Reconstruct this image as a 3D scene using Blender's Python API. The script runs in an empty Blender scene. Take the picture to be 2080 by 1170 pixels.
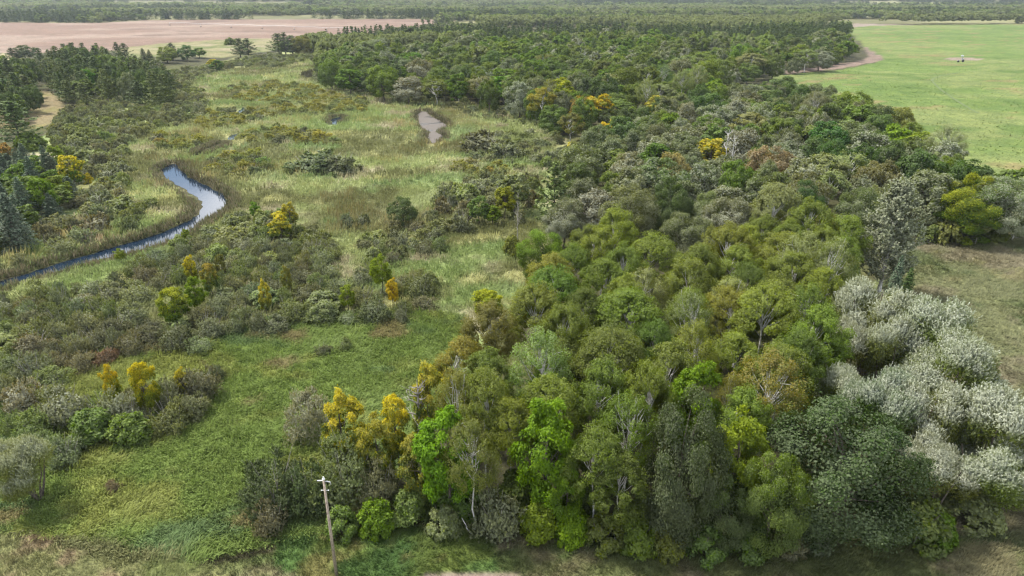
import bpy, math
import numpy as np

# ------------------------------------------------------------------ camera, world, sun, exposure
sc = bpy.context.scene
COL = sc.collection
CAM_H = 44.0
PITCH = math.radians(23.5)
FPX = 2080 * 24.0 / 36.0            # focal length in pixels of the 2080 px wide photograph

cam_d = bpy.data.cameras.new('camera')
cam_d.lens = 24.0
cam_d.sensor_width = 36.0
cam_d.clip_start = 0.5
cam_d.clip_end = 30000.0
cam = bpy.data.objects.new('camera', cam_d)
cam.location = (0, 0, CAM_H)
cam.rotation_euler = (math.pi / 2 - PITCH, 0, 0)
COL.objects.link(cam)
sc.camera = cam

SUN_ELEV = math.radians(58)
SUN_AZ = math.radians(-62)           # clockwise from the viewing direction (+Y)
world = bpy.data.worlds.new('World')
sc.world = world
world.use_nodes = True
wn = world.node_tree
wn.nodes.clear()
def wnode(t, **kw):
    n = wn.nodes.new(t)
    for k, v in kw.items():
        setattr(n, k, v)
    return n
w_out = wnode('ShaderNodeOutputWorld')
w_bg = wnode('ShaderNodeBackground')
w_sky = wnode('ShaderNodeTexSky', sky_type='NISHITA')
w_sky.sun_disc = False
w_sky.sun_elevation = SUN_ELEV
w_sky.sun_rotation = SUN_AZ
w_sky.air_density = 1.0
w_sky.dust_density = 0.8
w_tc = wnode('ShaderNodeTexCoord')
w_map = wnode('ShaderNodeMapping')
w_map.inputs['Scale'].default_value = (1.0, 1.0, 2.6)
w_map.inputs['Location'].default_value = (2.2, 8.4, 5.1)
w_noise = wnode('ShaderNodeTexNoise')
w_noise.inputs['Scale'].default_value = 2.2
w_noise.inputs['Detail'].default_value = 7.0
w_noise.inputs['Roughness'].default_value = 0.58
w_ramp = wnode('ShaderNodeValToRGB')
w_ramp.color_ramp.elements[0].position = 0.45
w_ramp.color_ramp.elements[1].position = 0.64
w_mix = wnode('ShaderNodeMixRGB')
w_mix.inputs['Color2'].default_value = (17.0, 17.2, 17.6, 1)      # broken cloud over the whole sky
wl = wn.links.new
wl(w_tc.outputs['Generated'], w_map.inputs['Vector'])
wl(w_map.outputs['Vector'], w_noise.inputs['Vector'])
wl(w_noise.outputs['Fac'], w_ramp.inputs['Fac'])
wl(w_ramp.outputs['Color'], w_mix.inputs['Fac'])
wl(w_sky.outputs['Color'], w_mix.inputs['Color1'])
wl(w_mix.outputs['Color'], w_bg.inputs['Color'])
w_bg.inputs['Strength'].default_value = 0.088
wl(w_bg.outputs['Background'], w_out.inputs['Surface'])

sun_d = bpy.data.lights.new('sun', 'SUN')
sun_d.energy = 3.4
sun_d.angle = math.radians(7)
sun_d.color = (1.0, 0.955, 0.88)
sun = bpy.data.objects.new('sun', sun_d)
sun.rotation_euler = (math.pi / 2 - SUN_ELEV, 0, math.pi - SUN_AZ)
sun.location = (0, 0, 200)
COL.objects.link(sun)

sc.render.engine = 'CYCLES'
sc.view_settings.view_transform = 'Standard'
sc.view_settings.look = 'None'
sc.view_settings.exposure = 1.14
sc.view_settings.gamma = 1.0
sc.view_settings.use_curve_mapping = False
cy = sc.cycles
cy.max_bounces = 6
cy.diffuse_bounces = 3
cy.glossy_bounces = 2
cy.transmission_bounces = 3
cy.transparent_max_bounces = 4
cy.volume_bounces = 0
cy.use_adaptive_sampling = True
cy.adaptive_threshold = 0.015
cy.use_denoising = True
cy.denoiser = 'OPENIMAGEDENOISE'
cy.denoising_prefilter = 'ACCURATE'
cy.use_light_tree = False
cy.sample_clamp_indirect = 4.0
cy.filter_width = 1.3

# ------------------------------------------------------------------ small helpers
rng = np.random.default_rng(11)
_perm = np.random.default_rng(5).random((256, 256))
def vnoise(x, y, s=1.0, o=0):
    x = np.asarray(x, float) / s + o * 17.31
    y = np.asarray(y, float) / s + o * 9.73
    xi = np.floor(x).astype(int); yi = np.floor(y).astype(int)
    fx = x - xi; fy = y - yi
    fx = fx * fx * (3 - 2 * fx); fy = fy * fy * (3 - 2 * fy)
    g = lambda a, b: _perm[a & 255, b & 255]
    return (g(xi, yi) * (1 - fx) + g(xi + 1, yi) * fx) * (1 - fy) + (g(xi, yi + 1) * (1 - fx) + g(xi + 1, yi + 1) * fx) * fy
def fbm(x, y, s=1.0, o=0, n=4):
    t = 0; a = 0.5; w = 0
    for k in range(n):
        t = t + a * vnoise(x, y, s / 2 ** k, o + k); w += a; a *= 0.55
    return t / w
def sstep(a, b, v):
    t = np.clip((np.asarray(v, float) - a) / (b - a), 0, 1)
    return t * t * (3 - 2 * t)

C_P, S_P = math.cos(PITCH), math.sin(PITCH)
def ray(px, py):
    u = (np.asarray(px, float) - 1040) / FPX
    v = (585 - np.asarray(py, float)) / FPX
    return u, C_P + v * S_P, -S_P + v * C_P           # direction x, y, z
def flat(px, py, z=0.0):
    dx, dy, dz = ray(px, py)
    t = (z - CAM_H) / dz
    return dx * t, dy * t
def pix(x, y, z):                                  # where a point of the place shows in the photograph
    x = np.asarray(x, float); y = np.asarray(y, float); z = np.asarray(z, float) - CAM_H
    d = y * C_P - z * S_P
    return 1040 + FPX * x / d, 585 - FPX * (y * S_P + z * C_P) / d, d
def inside(x, y, poly):
    x = np.asarray(x, float); y = np.asarray(y, float)
    r = np.zeros(x.shape, bool)
    n = len(poly)
    for i in range(n):
        x0, y0 = poly[i]; x1, y1 = poly[i - 1]
        if y0 == y1:
            continue
        c = ((y0 > y) != (y1 > y)) & (x < (x1 - x0) * (y - y0) / (y1 - y0) + x0)
        r ^= c
    return r
def edge_dist(x, y, poly):
    x = np.asarray(x, float); y = np.asarray(y, float)
    d = np.full(x.shape, 1e9)
    for i in range(len(poly)):
        x0, y0 = poly[i - 1]; x1, y1 = poly[i]
        ex, ey = x1 - x0, y1 - y0
        t = np.clip(((x - x0) * ex + (y - y0) * ey) / (ex * ex + ey * ey + 1e-9), 0, 1)
        d = np.minimum(d, np.hypot(x - x0 - t * ex, y - y0 - t * ey))
    return d
def to_ground(pp):
    return [tuple(float(q) for q in flat(a, b)) for a, b in pp]

MARSH = to_ground([(-400, 1300), (-400, 560), (-60, 430), (40, 300), (200, 215), (330, 160), (420, 140), (470, 118), (640, 100), (635, 140), (610, 155),
                   (690, 183), (860, 196), (1050, 225), (1140, 262), (1150, 300), (1130, 360), (1140, 450), (1115, 540), (1010, 640), (970, 780), (640, 980), (560, 1090), (300, 1110), (60, 1080), (-200, 1090)])
def terrain(x, y):
    x = np.asarray(x, float); y = np.asarray(y, float)
    ins = inside(x, y, MARSH)
    d = np.where(ins, 0, edge_dist(x, y, MARSH))
    z = 1.6 * sstep(0, 45, d) * sstep(60, 160, y)
    z = z + (vnoise(x, y, 5.5, 3) - 0.5) * 0.22 * sstep(0, 6, d) * (y < 900)
    z = z + (vnoise(x, y, 420, 1) - 0.5) * 9 * sstep(900, 2000, y)
    z = z + (0.35 + .65 * vnoise(x, y, 1500, 2)) * 60 * sstep(1500, 4200, y)
    return z
def P(px, py, h=0.0):
    """The point of the place, h above the ground, that shows at this pixel of the photograph."""
    z = 0.0
    for _ in range(8):
        x, y = flat(px, py, z + h)
        z = 0.5 * z + 0.5 * float(terrain(np.array([x]), np.array([y]))[0])
    x, y = flat(px, py, z + h)
    return float(x), float(y), float(terrain(np.array([x]), np.array([y]))[0])

def mesh_np(name, V, F, attrs=None, mats=(), smooth=False, mat_idx=None, domain='POINT'):
    V = np.asarray(V, np.float32); F = np.asarray(F, np.int32)
    me = bpy.data.meshes.new(name)
    k = F.shape[1]
    me.vertices.add(len(V)); me.vertices.foreach_set('co', V.ravel())
    me.loops.add(F.size); me.loops.foreach_set('vertex_index', F.ravel())
    me.polygons.add(len(F))
    me.polygons.foreach_set('loop_start', np.arange(0, F.size, k, dtype=np.int32))
    me.polygons.foreach_set('loop_total', np.full(len(F), k, np.int32))
    if smooth:
        me.polygons.foreach_set('use_smooth', np.ones(len(F), bool))
    if mat_idx is not None:
        me.polygons.foreach_set('material_index', np.asarray(mat_idx, np.int32))
    for an, av in (attrs or {}).items():
        av = np.asarray(av, np.float32)
        if av.ndim == 1:
            a = me.attributes.new(an, 'FLOAT', domain); a.data.foreach_set('value', av)
        else:
            a = me.attributes.new(an, 'FLOAT_COLOR', domain)
            c = np.ones((len(av), 4), np.float32); c[:, :3] = av
            a.data.foreach_set('color', c.ravel())
    for m in mats:
        me.materials.append(m)
    me.update(calc_edges=True)
    return me
def link(name, me, parent=None, loc=None, kind=None):
    o = bpy.data.objects.new(name, me)
    COL.objects.link(o)
    if parent: o.parent = parent
    if loc is not None: o.location = loc
    if kind: o['kind'] = kind
    return o
def tag(o, label, cat, group=None):
    o['label'] = label; o['category'] = cat
    if group: o['group'] = group
def norm(a):
    return a / (np.linalg.norm(a, axis=-1, keepdims=True) + 1e-9)

# ------------------------------------------------------------------ materials
def new_mat(name):
    m = bpy.data.materials.new(name); m.use_nodes = True
    m.node_tree.nodes.clear()
    return m, m.node_tree
def N(nt, t, ins=None, **kw):
    n = nt.nodes.new(t)
    for k, v in kw.items(): setattr(n, k, v)
    for k, v in (ins or {}).items():
        if hasattr(v, 'is_output'): nt.links.new(v, n.inputs[k])
        else: n.inputs[k].default_value = v
    return n

def leaf_mat(name, trans=0.34, autumn=False, white=(0.36, 0.37, 0.27), under=True):
    m, nt = new_mat(name)
    info = N(nt, 'ShaderNodeObjectInfo')
    tint = N(nt, 'ShaderNodeAttribute', attribute_name='tint')
    geo = N(nt, 'ShaderNodeNewGeometry')
    col = info.outputs['Color']
    if autumn:                                   # leaves turned yellow or orange over the top of the crown
        hgt = N(nt, 'ShaderNodeAttribute', attribute_name='hgt')
        top = N(nt, 'ShaderNodeAttribute', attribute_type='OBJECT', attribute_name='top_tint')
        add = N(nt, 'ShaderNodeMath', {0: hgt.outputs['Fac'], 1: tint.outputs['Fac']}, operation='ADD')
        mr = N(nt, 'ShaderNodeMapRange', {'Value': add.outputs[0], 'From Min': 0.84, 'From Max': 1.36})
        mx = N(nt, 'ShaderNodeMixRGB', {'Fac': mr.outputs[0], 'Color1': col, 'Color2': top.outputs['Color']})
        col = mx.outputs[0]
    # leaf to leaf variation in hue and value, and a little from plant to plant
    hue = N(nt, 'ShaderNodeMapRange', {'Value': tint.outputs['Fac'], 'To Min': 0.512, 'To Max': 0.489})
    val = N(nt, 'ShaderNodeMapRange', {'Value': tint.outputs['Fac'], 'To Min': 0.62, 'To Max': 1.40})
    rv = N(nt, 'ShaderNodeMapRange', {'Value': info.outputs['Random'], 'To Min': 0.86, 'To Max': 1.16})
    vv = N(nt, 'ShaderNodeMath', {0: val.outputs[0], 1: rv.outputs[0]}, operation='MULTIPLY')
    hsv = N(nt, 'ShaderNodeHueSaturation', {'Hue': hue.outputs[0], 'Saturation': 1.18, 'Value': vv.outputs[0], 'Color': col})
    pale = N(nt, 'ShaderNodeMixRGB', {'Fac': info.outputs['Alpha'], 'Color1': hsv.outputs[0], 'Color2': (*white, 1)})
    wool = N(nt, 'ShaderNodeAttribute', attribute_name='pale')           # white haired leaves
    turned = N(nt, 'ShaderNodeMath', {0: geo.outputs['Backfacing'], 1: wool.outputs['Fac']}, operation='MAXIMUM')
    both = N(nt, 'ShaderNodeMixRGB', {'Fac': turned.outputs[0] if under else wool.outputs['Fac'], 'Color1': hsv.outputs[0], 'Color2': pale.outputs[0]})
    dif = N(nt, 'ShaderNodeBsdfPrincipled', {'Base Color': both.outputs[0], 'Roughness': 0.55, 'Specular IOR Level': 0.10})
    tcol = N(nt, 'ShaderNodeMixRGB', {'Fac': 1.0, 'Color1': hsv.outputs[0], 'Color2': (1.25, 1.2, 0.55, 1)}, blend_type='MULTIPLY')
    tr = N(nt, 'ShaderNodeBsdfTranslucent', {'Color': tcol.outputs[0]})
    mix = N(nt, 'ShaderNodeMixShader', {0: trans, 1: dif.outputs[0], 2: tr.outputs[0]})
    N(nt, 'ShaderNodeOutputMaterial', {'Surface': mix.outputs[0]})
    return m
M_LEAF = leaf_mat('leaf')
M_AUTUMN = leaf_mat('leaf turning', autumn=True)
M_WILLOW = leaf_mat('white willow leaf', white=(0.60, 0.62, 0.50), under=False)
M_NEEDLE = leaf_mat('needle', trans=0.12)

def bark_mat(name, c1, c2, scale):
    m, nt = new_mat(name)
    tc = N(nt, 'ShaderNodeTexCoord')
    mp = N(nt, 'ShaderNodeMapping', {'Vector': tc.outputs['Object'], 'Scale': (1, 1, 0.45)})
    n = N(nt, 'ShaderNodeTexNoise', {'Vector': mp.outputs[0], 'Scale': scale, 'Detail': 5.0})
    r = N(nt, 'ShaderNodeValToRGB', {'Fac': n.outputs['Fac']})
    r.color_ramp.elements[0].position = 0.36; r.color_ramp.elements[0].color = (*c1, 1)
    r.color_ramp.elements[1].position = 0.56; r.color_ramp.elements[1].color = (*c2, 1)
    bmp = N(nt, 'ShaderNodeBump', {'Height': n.outputs['Fac'], 'Strength': 0.4, 'Distance': 0.05})
    b = N(nt, 'ShaderNodeBsdfPrincipled', {'Base Color': r.outputs[0], 'Roughness': 0.85, 'Normal': bmp.outputs[0]})
    N(nt, 'ShaderNodeOutputMaterial', {'Surface': b.outputs[0]})
    return m
M_WHITEBARK = bark_mat('white bark', (0.20, 0.18, 0.155), (0.62, 0.60, 0.55), 6.0)
M_BARK = bark_mat('brown bark', (0.045, 0.036, 0.028), (0.13, 0.105, 0.08), 5.0)
M_GREYBARK = bark_mat('dead grey wood', (0.14, 0.12, 0.10), (0.36, 0.33, 0.29), 5.0)
M_POLE = bark_mat('weathered pole wood', (0.20, 0.155, 0.115), (0.34, 0.275, 0.215), 9.0)

def plain_mat(name, c, rough=0.6, metal=0.0, var=0.15, scale=4.0):
    m, nt = new_mat(name)
    tc = N(nt, 'ShaderNodeTexCoord')
    n = N(nt, 'ShaderNodeTexNoise', {'Vector': tc.outputs['Object'], 'Scale': scale, 'Detail': 4.0})
    mr = N(nt, 'ShaderNodeMapRange', {'Value': n.outputs['Fac'], 'To Min': 1 - var, 'To Max': 1 + var})
    mx = N(nt, 'ShaderNodeHueSaturation', {'Value': mr.outputs[0], 'Color': (*c, 1)})
    b = N(nt, 'ShaderNodeBsdfPrincipled', {'Base Color': mx.outputs[0], 'Roughness': rough, 'Metallic': metal})
    N(nt, 'ShaderNodeOutputMaterial', {'Surface': b.outputs[0]})
    return m
M_PORCELAIN = plain_mat('glazed insulator', (0.62, 0.62, 0.60), 0.25)
M_GALV = plain_mat('galvanised steel', (0.42, 0.43, 0.44), 0.45, 0.6)
M_RUBBER = plain_mat('black rubber', (0.02, 0.02, 0.02), 0.8)
M_POST = plain_mat('grey fence wood', (0.30, 0.26, 0.21), 0.9)
M_PALEPOST = plain_mat('bleached fence wood', (0.55, 0.51, 0.44), 0.9)

def ground_mat():
    m, nt = new_mat('ground cover')
    a = N(nt, 'ShaderNodeAttribute', attribute_name='col')
    geo = N(nt, 'ShaderNodeNewGeometry')
    n1 = N(nt, 'ShaderNodeTexNoise', {'Vector': geo.outputs['Position'], 'Scale': 1.1, 'Detail': 6.0, 'Roughness': 0.7})
    n2 = N(nt, 'ShaderNodeTexNoise', {'Vector': geo.outputs['Position'], 'Scale': 0.16, 'Detail': 6.0, 'Roughness': 0.65})
    n3 = N(nt, 'ShaderNodeTexNoise', {'Vector': geo.outputs['Position'], 'Scale': 0.03, 'Detail': 5.0, 'Roughness': 0.6})
    v1 = N(nt, 'ShaderNodeMapRange', {'Value': n1.outputs['Fac'], 'From Min': 0.3, 'From Max': 0.7, 'To Min': 0.62, 'To Max': 1.36})
    v2 = N(nt, 'ShaderNodeMapRange', {'Value': n2.outputs['Fac'], 'From Min': 0.3, 'From Max': 0.7, 'To Min': 0.78, 'To Max': 1.22})
    v3 = N(nt, 'ShaderNodeMapRange', {'Value': n3.outputs['Fac'], 'From Min': 0.3, 'From Max': 0.7, 'To Min': 0.88, 'To Max': 1.12})
    p1 = N(nt, 'ShaderNodeMath', {0: v1.outputs[0], 1: v2.outputs[0]}, operation='MULTIPLY')
    p2 = N(nt, 'ShaderNodeMath', {0: p1.outputs[0], 1: v3.outputs[0]}, operation='MULTIPLY')
    hue = N(nt, 'ShaderNodeMapRange', {'Value': n2.outputs['Fac'], 'From Min': 0.3, 'From Max': 0.7, 'To Min': 0.515, 'To Max': 0.485})
    hsv = N(nt, 'ShaderNodeHueSaturation', {'Hue': hue.outputs[0], 'Value': p2.outputs[0], 'Color': a.outputs['Color']})
    bmp = N(nt, 'ShaderNodeBump', {'Height': n1.outputs['Fac'], 'Strength': 0.8, 'Distance': 0.35})
    b = N(nt, 'ShaderNodeBsdfPrincipled', {'Base Color': hsv.outputs[0], 'Roughness': 0.95, 'Specular IOR Level': 0.1, 'Normal': bmp.outputs[0]})
    N(nt, 'ShaderNodeOutputMaterial', {'Surface': b.outputs[0]})
    return m
M_GROUND = ground_mat()

def grass_mat():
    m, nt = new_mat('grass blade')
    a = N(nt, 'ShaderNodeAttribute', attribute_name='col')
    b = N(nt, 'ShaderNodeBsdfPrincipled', {'Base Color': a.outputs['Color'], 'Roughness': 0.6, 'Specular IOR Level': 0.25})
    t = N(nt, 'ShaderNodeBsdfTranslucent', {'Color': a.outputs['Color']})
    mx = N(nt, 'ShaderNodeMixShader', {0: 0.3, 1: b.outputs[0], 2: t.outputs[0]})
    N(nt, 'ShaderNodeOutputMaterial', {'Surface': mx.outputs[0]})
    return m
M_GRASS = grass_mat()

def water_mat(name, base, rough, mud=None):
    m, nt = new_mat(name)
    geo = N(nt, 'ShaderNodeNewGeometry')
    n = N(nt, 'ShaderNodeTexNoise', {'Vector': geo.outputs['Position'], 'Scale': 1.3, 'Detail': 4.0})
    n2 = N(nt, 'ShaderNodeTexNoise', {'Vector': geo.outputs['Position'], 'Scale': 0.13, 'Detail': 5.0})
    bmp = N(nt, 'ShaderNodeBump', {'Height': n.outputs['Fac'], 'Strength': 0.10, 'Distance': 0.06})
    b = N(nt, 'ShaderNodeBsdfPrincipled', {'Base Color': (*base, 1), 'Roughness': rough, 'IOR': 1.33, 'Normal': bmp.outputs[0]})
    out = b.outputs[0]
    if mud:
        d = N(nt, 'ShaderNodeBsdfPrincipled', {'Base Color': (*mud, 1), 'Roughness': 0.8, 'Specular IOR Level': 0.15, 'Normal': bmp.outputs[0]})
        r = N(nt, 'ShaderNodeMapRange', {'Value': n2.outputs['Fac'], 'From Min': 0.56, 'From Max': 0.70})
        mx = N(nt, 'ShaderNodeMixShader', {0: r.outputs[0], 1: d.outputs[0], 2: b.outputs[0]})
        out = mx.outputs[0]
    N(nt, 'ShaderNodeOutputMaterial', {'Surface': out})
    return m
M_WATER = water_mat('stream water', (0.008, 0.018, 0.034), 0.04)
M_MUDWATER = water_mat('shallow muddy water', (0.02, 0.02, 0.02), 0.25, (0.115, 0.10, 0.085))

# ------------------------------------------------------------------ ground
Z = {}
def zone(name, pp): Z[name] = to_ground(pp)
zone('meadow', [(220, 705), (400, 680), (520, 650), (640, 640), (780, 632), (900, 635), (950, 640), (930, 800), (850, 900), (760, 1000), (680, 1090), (520, 1110), (400, 1145), (200, 1130), (60, 1085), (-300, 1060), (-300, 770), (60, 755)])
zone('verge', [(-600, 1090), (40, 1080), (220, 1105), (420, 1150), (560, 1120), (760, 1080), (1000, 1050), (1400, 1055), (1900, 1045), (1960, 1020), (2200, 1010), (2600, 1000), (2600, 3000), (-600, 3000)])
zone('pale_verge', [(-600, 1088), (60, 1082), (300, 1125), (480, 1160), (480, 1500), (-600, 1500)])
zone('lush', [(560, 1090), (760, 1070), (930, 1075), (1000, 1110), (1020, 1160), (800, 1175), (640, 1180), (560, 1150)])
zone('dirt', [(850, 1166), (930, 1160), (1000, 1158), (1060, 1166), (1120, 1230), (760, 1230)])
zone('dry_meadow', [(1690, 1100), (1720, 700), (1800, 520), (1865, 500), (2000, 490), (2400, 470), (3000, 470), (3000, 1500), (2050, 1100)])
zone('crop', [(1560, 160), (1690, 150), (1760, 137), (1798, 126), (1760, 103), (1735, 80), (1690, 66), (1760, 54), (1900, 53), (2080, 51), (2600, 51), (3400, 60), (3400, 360), (2400, 420), (2080, 400), (1940, 360), (1850, 300), (1740, 250), (1640, 205)])
zone('tilled', [(-900, 47), (0, 48), (200, 49), (300, 43), (420, 42), (640, 41), (850, 41), (930, 44), (880, 53), (830, 62), (760, 70), (680, 78), (560, 88), (480, 84), (350, 92), (240, 106), (120, 112), (0, 112), (-900, 112)])
zone('margin', [(230, 104), (330, 92), (480, 82), (560, 82), (560, 104), (440, 118), (320, 120), (250, 122)])
zone('track', [(1560, 152), (1620, 147), (1680, 138), (1740, 130), (1762, 122), (1755, 106), (1758, 100), (1798, 125), (1780, 131), (1700, 146), (1640, 152), (1600, 157)])
zone('upper_track', [(1600, 80), (1640, 68), (1680, 53), (1740, 50), (1860, 53), (1760, 55), (1700, 64), (1680, 74), (1610, 84)])
zone('sandy_slope', [(-40, 225), (40, 205), (80, 190), (125, 195), (128, 225), (120, 250), (60, 262), (-40, 268)])
zone('left_clear', [(0, 112), (30, 116), (35, 126), (0, 128)])
zone('far_field', [(1185, 36), (1200, 31), (1270, 30), (1272, 35), (1260, 40)])
zone('far_field2', [(1325, 32), (1360, 28), (1470, 29), (1400, 33), (1345, 34)])
zone('far_field3', [(1990, 31), (2000, 27), (2100, 27), (2100, 33), (2040, 36)])
zone('far_marsh', [(1140, 50), (1180, 44), (1240, 47), (1260, 52), (1200, 55)])
zone('pump_sand', [(1918, 124), (1940, 121), (1975, 122), (2000, 126), (1960, 128.5), (1930, 128)])
zone('glade', [(1400, 93), (1420, 88), (1530, 88), (1500, 94), (1440, 97)])
zone('oak_glade', [(780, 190), (800, 178), (850, 178), (830, 192)])
STREAM = to_ground([(330, 345), (343, 336), (352, 333), (362, 337), (368, 347), (384, 360), (404, 370), (428, 382), (448, 393), (462, 406), (461, 417), (452, 429), (430, 442), (409, 455),
                    (390, 468), (372, 480), (350, 488), (300, 502), (250, 516), (210, 526), (160, 538), (100, 555), (40, 570), (0, 585), (-200, 660), (-200, 630), (0, 572), (40, 560), (90, 545), (140, 529), (190, 515), (240, 500), (290, 486),
                    (330, 473), (365, 458), (388, 447), (403, 436), (410, 424), (409, 410), (400, 400), (385, 392), (370, 382), (350, 370), (336, 358)])
UPSTREAM = to_ground([(404, 311), (425, 302), (440, 296), (456, 292), (450, 299), (432, 306), (412, 315)])
POND = to_ground([(672, 243), (683, 239), (694, 237), (693, 248), (684, 254), (676, 252)])
POOL_A = to_ground([(478, 234), (483, 226), (494, 218), (500, 219), (496, 229), (488, 235)])
POOL_B = to_ground([(464, 279), (470, 274), (484, 272), (481, 281), (472, 285), (466, 284)])
POOL_C = to_ground([(526, 126), (536, 121), (552, 119), (548, 124), (536, 127)])
MUDPOND = to_ground([(848, 232), (856, 226), (866, 227), (872, 234), (890, 244), (905, 252), (908, 258), (896, 262), (884, 268), (900, 276), (894, 284), (880, 292), (872, 286), (868, 276), (874, 268), (860, 262), (850, 248)])

def mixc(a, b, t):
    t = np.asarray(t)[..., None]
    return a * (1 - t) + np.asarray(b) * t
def ground_color(x, y):
    x = np.asarray(x, float); y = np.asarray(y, float)
    j = np.clip(y * 0.012, 0.5, 14)
    jx = x + (fbm(x, y, 7 + y * 0.02, 7) - 0.5) * 5.0 * j
    jy = y + (fbm(x, y, 7 + y * 0.02, 9) - 0.5) * 5.0 * j
    c = np.empty(x.shape + (3,)); c[:] = (0.050, 0.048, 0.024)
    c = mixc(c, (0.075, 0.078, 0.03), sstep(0.45, 0.65, fbm(x, y, 14, 3)))
    c = mixc(c, (0.17, 0.165, 0.075), sstep(850, 1100, y) * (0.5 + 0.5 * sstep(.4, .6, fbm(x * .4, y, 120, 5))))
    def put(name, base, layers, jit=1.0):
        poly = Z[name] if isinstance(name, str) else name
        m = inside(x + (jx - x) * jit, y + (jy - y) * jit, poly)
        col = np.empty(x.shape + (3,)); col[:] = base
        for cc, s, o, lo, hi in layers:
            sx = s * 1.0
            col = mixc(col, cc, sstep(lo, hi, fbm(x / 1.5, y, sx, o)))
        c[m] = col[m]
    put(MARSH, (0.222, 0.248, 0.100), [((0.170, 0.215, 0.075), 16, 31, 0.48, 0.62), ((0.270, 0.245, 0.150), 9, 33, 0.58, 0.72), ((0.135, 0.140, 0.056), 20, 35, 0.53, 0.62), ((0.31, 0.305, 0.135), 5, 37, 0.6, 0.75), ((0.16, 0.205, 0.078), 12, 38, 0.68, 0.78)], 0.4)
    put('meadow', (0.150, 0.205, 0.048), [((0.212, 0.236, 0.060), 5, 41, 0.46, 0.64), ((0.115, 0.170, 0.060), 6, 43, 0.56, 0.70), ((0.21, 0.185, 0.08), 4, 45, 0.67, 0.78)], 0.35)
    put('verge', (0.122, 0.138, 0.052), [((0.158, 0.145, 0.075), 5, 51, 0.5, 0.66), ((0.080, 0.105, 0.034), 4, 53, 0.55, 0.66), ((0.17, 0.15, 0.09), 2, 55, 0.62, 0.76)], 0.3)
    put('pale_verge', (0.175, 0.180, 0.075), [((0.135, 0.155, 0.052), 4, 57, 0.5, 0.65), ((0.19, 0.15, 0.085), 3, 59, 0.62, 0.74)], 0.4)
    put('lush', (0.088, 0.120, 0.028), [((0.060, 0.105, 0.028), 4, 61, 0.5, 0.64), ((0.150, 0.145, 0.050), 3, 63, 0.6, 0.72)], 0.5)
    put('dirt', (0.17, 0.135, 0.10), [((0.23, 0.19, 0.15), 1.5, 65, 0.5, 0.7)], 0.25)
    put('dry_meadow', (0.142, 0.150, 0.068), [((0.172, 0.154, 0.092), 8, 67, 0.5, 0.64), ((0.098, 0.118, 0.046), 6, 69, 0.55, 0.68), ((0.18, 0.17, 0.08), 3, 71, 0.62, 0.76)], 0.2)
    put('crop', (0.096, 0.138, 0.034), [((0.126, 0.154, 0.048), 45, 73, 0.47, 0.62), ((0.080, 0.120, 0.028), 25, 75, 0.56, 0.70), ((0.155, 0.135, 0.055), 14, 77, 0.64, 0.76)], 0.15)
    put('pump_sand', (0.20, 0.16, 0.12), [], 0.05)
    put('tilled', (0.165, 0.112, 0.082), [((0.215, 0.160, 0.122), 90, 79, 0.47, 0.64), ((0.138, 0.095, 0.071), 60, 81, 0.56, 0.70)], 0.12)
    put('margin', (0.180, 0.165, 0.080), [((0.19, 0.165, 0.095), 14, 83, 0.5, 0.62), ((0.11, 0.125, 0.045), 10, 85, 0.55, 0.66)], 0.3)
    put('track', (0.175, 0.130, 0.100), [((0.13, 0.10, 0.08), 9, 87, 0.5, 0.66)], 0.12)
    put('upper_track', (0.20, 0.16, 0.125), [], 0.1)
    put('sandy_slope', (0.185, 0.150, 0.080), [((0.16, 0.145, 0.055), 9, 89, 0.5, 0.64)], 0.3)
    put('left_clear', (0.25, 0.22, 0.12), [], 0.1)
    put('far_field', (0.32, 0.26, 0.17), [], 0.0); put('far_field2', (0.32, 0.26, 0.17), [], 0.0); put('far_field3', (0.28, 0.21, 0.15), [], 0.0)
    put('far_marsh', (0.22, 0.21, 0.12), [], 0.05); put('glade', (0.24, 0.20, 0.11), [], 0.1); put('oak_glade', (0.12, 0.12, 0.045), [], 0.1)
    # wet dark peat along the stream and pools
    for w, dist in ((STREAM, 1.6), (UPSTREAM, 1.0), (MUDPOND, 1.8), (POND, 1.2)):
        near = (edge_dist(x, y, w) < dist) & (y < 420)
        c[near] = c[near] * 0.2 + np.array((0.028, 0.021, 0.013)) * 0.8
    return c

def build_ground():
    R, Cn = 430, 380
    yy = 18 * (9500 / 18.0) ** (np.linspace(0, 1, R))
    yy = np.concatenate([np.linspace(-40, 17, 14), yy])
    t = np.linspace(-1, 1, Cn)
    Y = np.repeat(yy[:, None], Cn, 1)
    X = t[None, :] * (np.maximum(Y, 0) * 1.0 + 75)
    x, y = X.ravel(), Y.ravel()
    z = terrain(x, y)
    V = np.stack([x, y, z], 1)
    r = len(yy)
    i = np.arange(r * Cn).reshape(r, Cn)
    F = np.stack([i[:-1, :-1], i[:-1, 1:], i[1:, 1:], i[1:, :-1]], -1).reshape(-1, 4)
    c = ground_color(x, y)
    me = mesh_np('ground', V, F, {'col': c}, [M_GROUND], smooth=True)
    link('ground', me, kind='structure')
build_ground()

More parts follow.
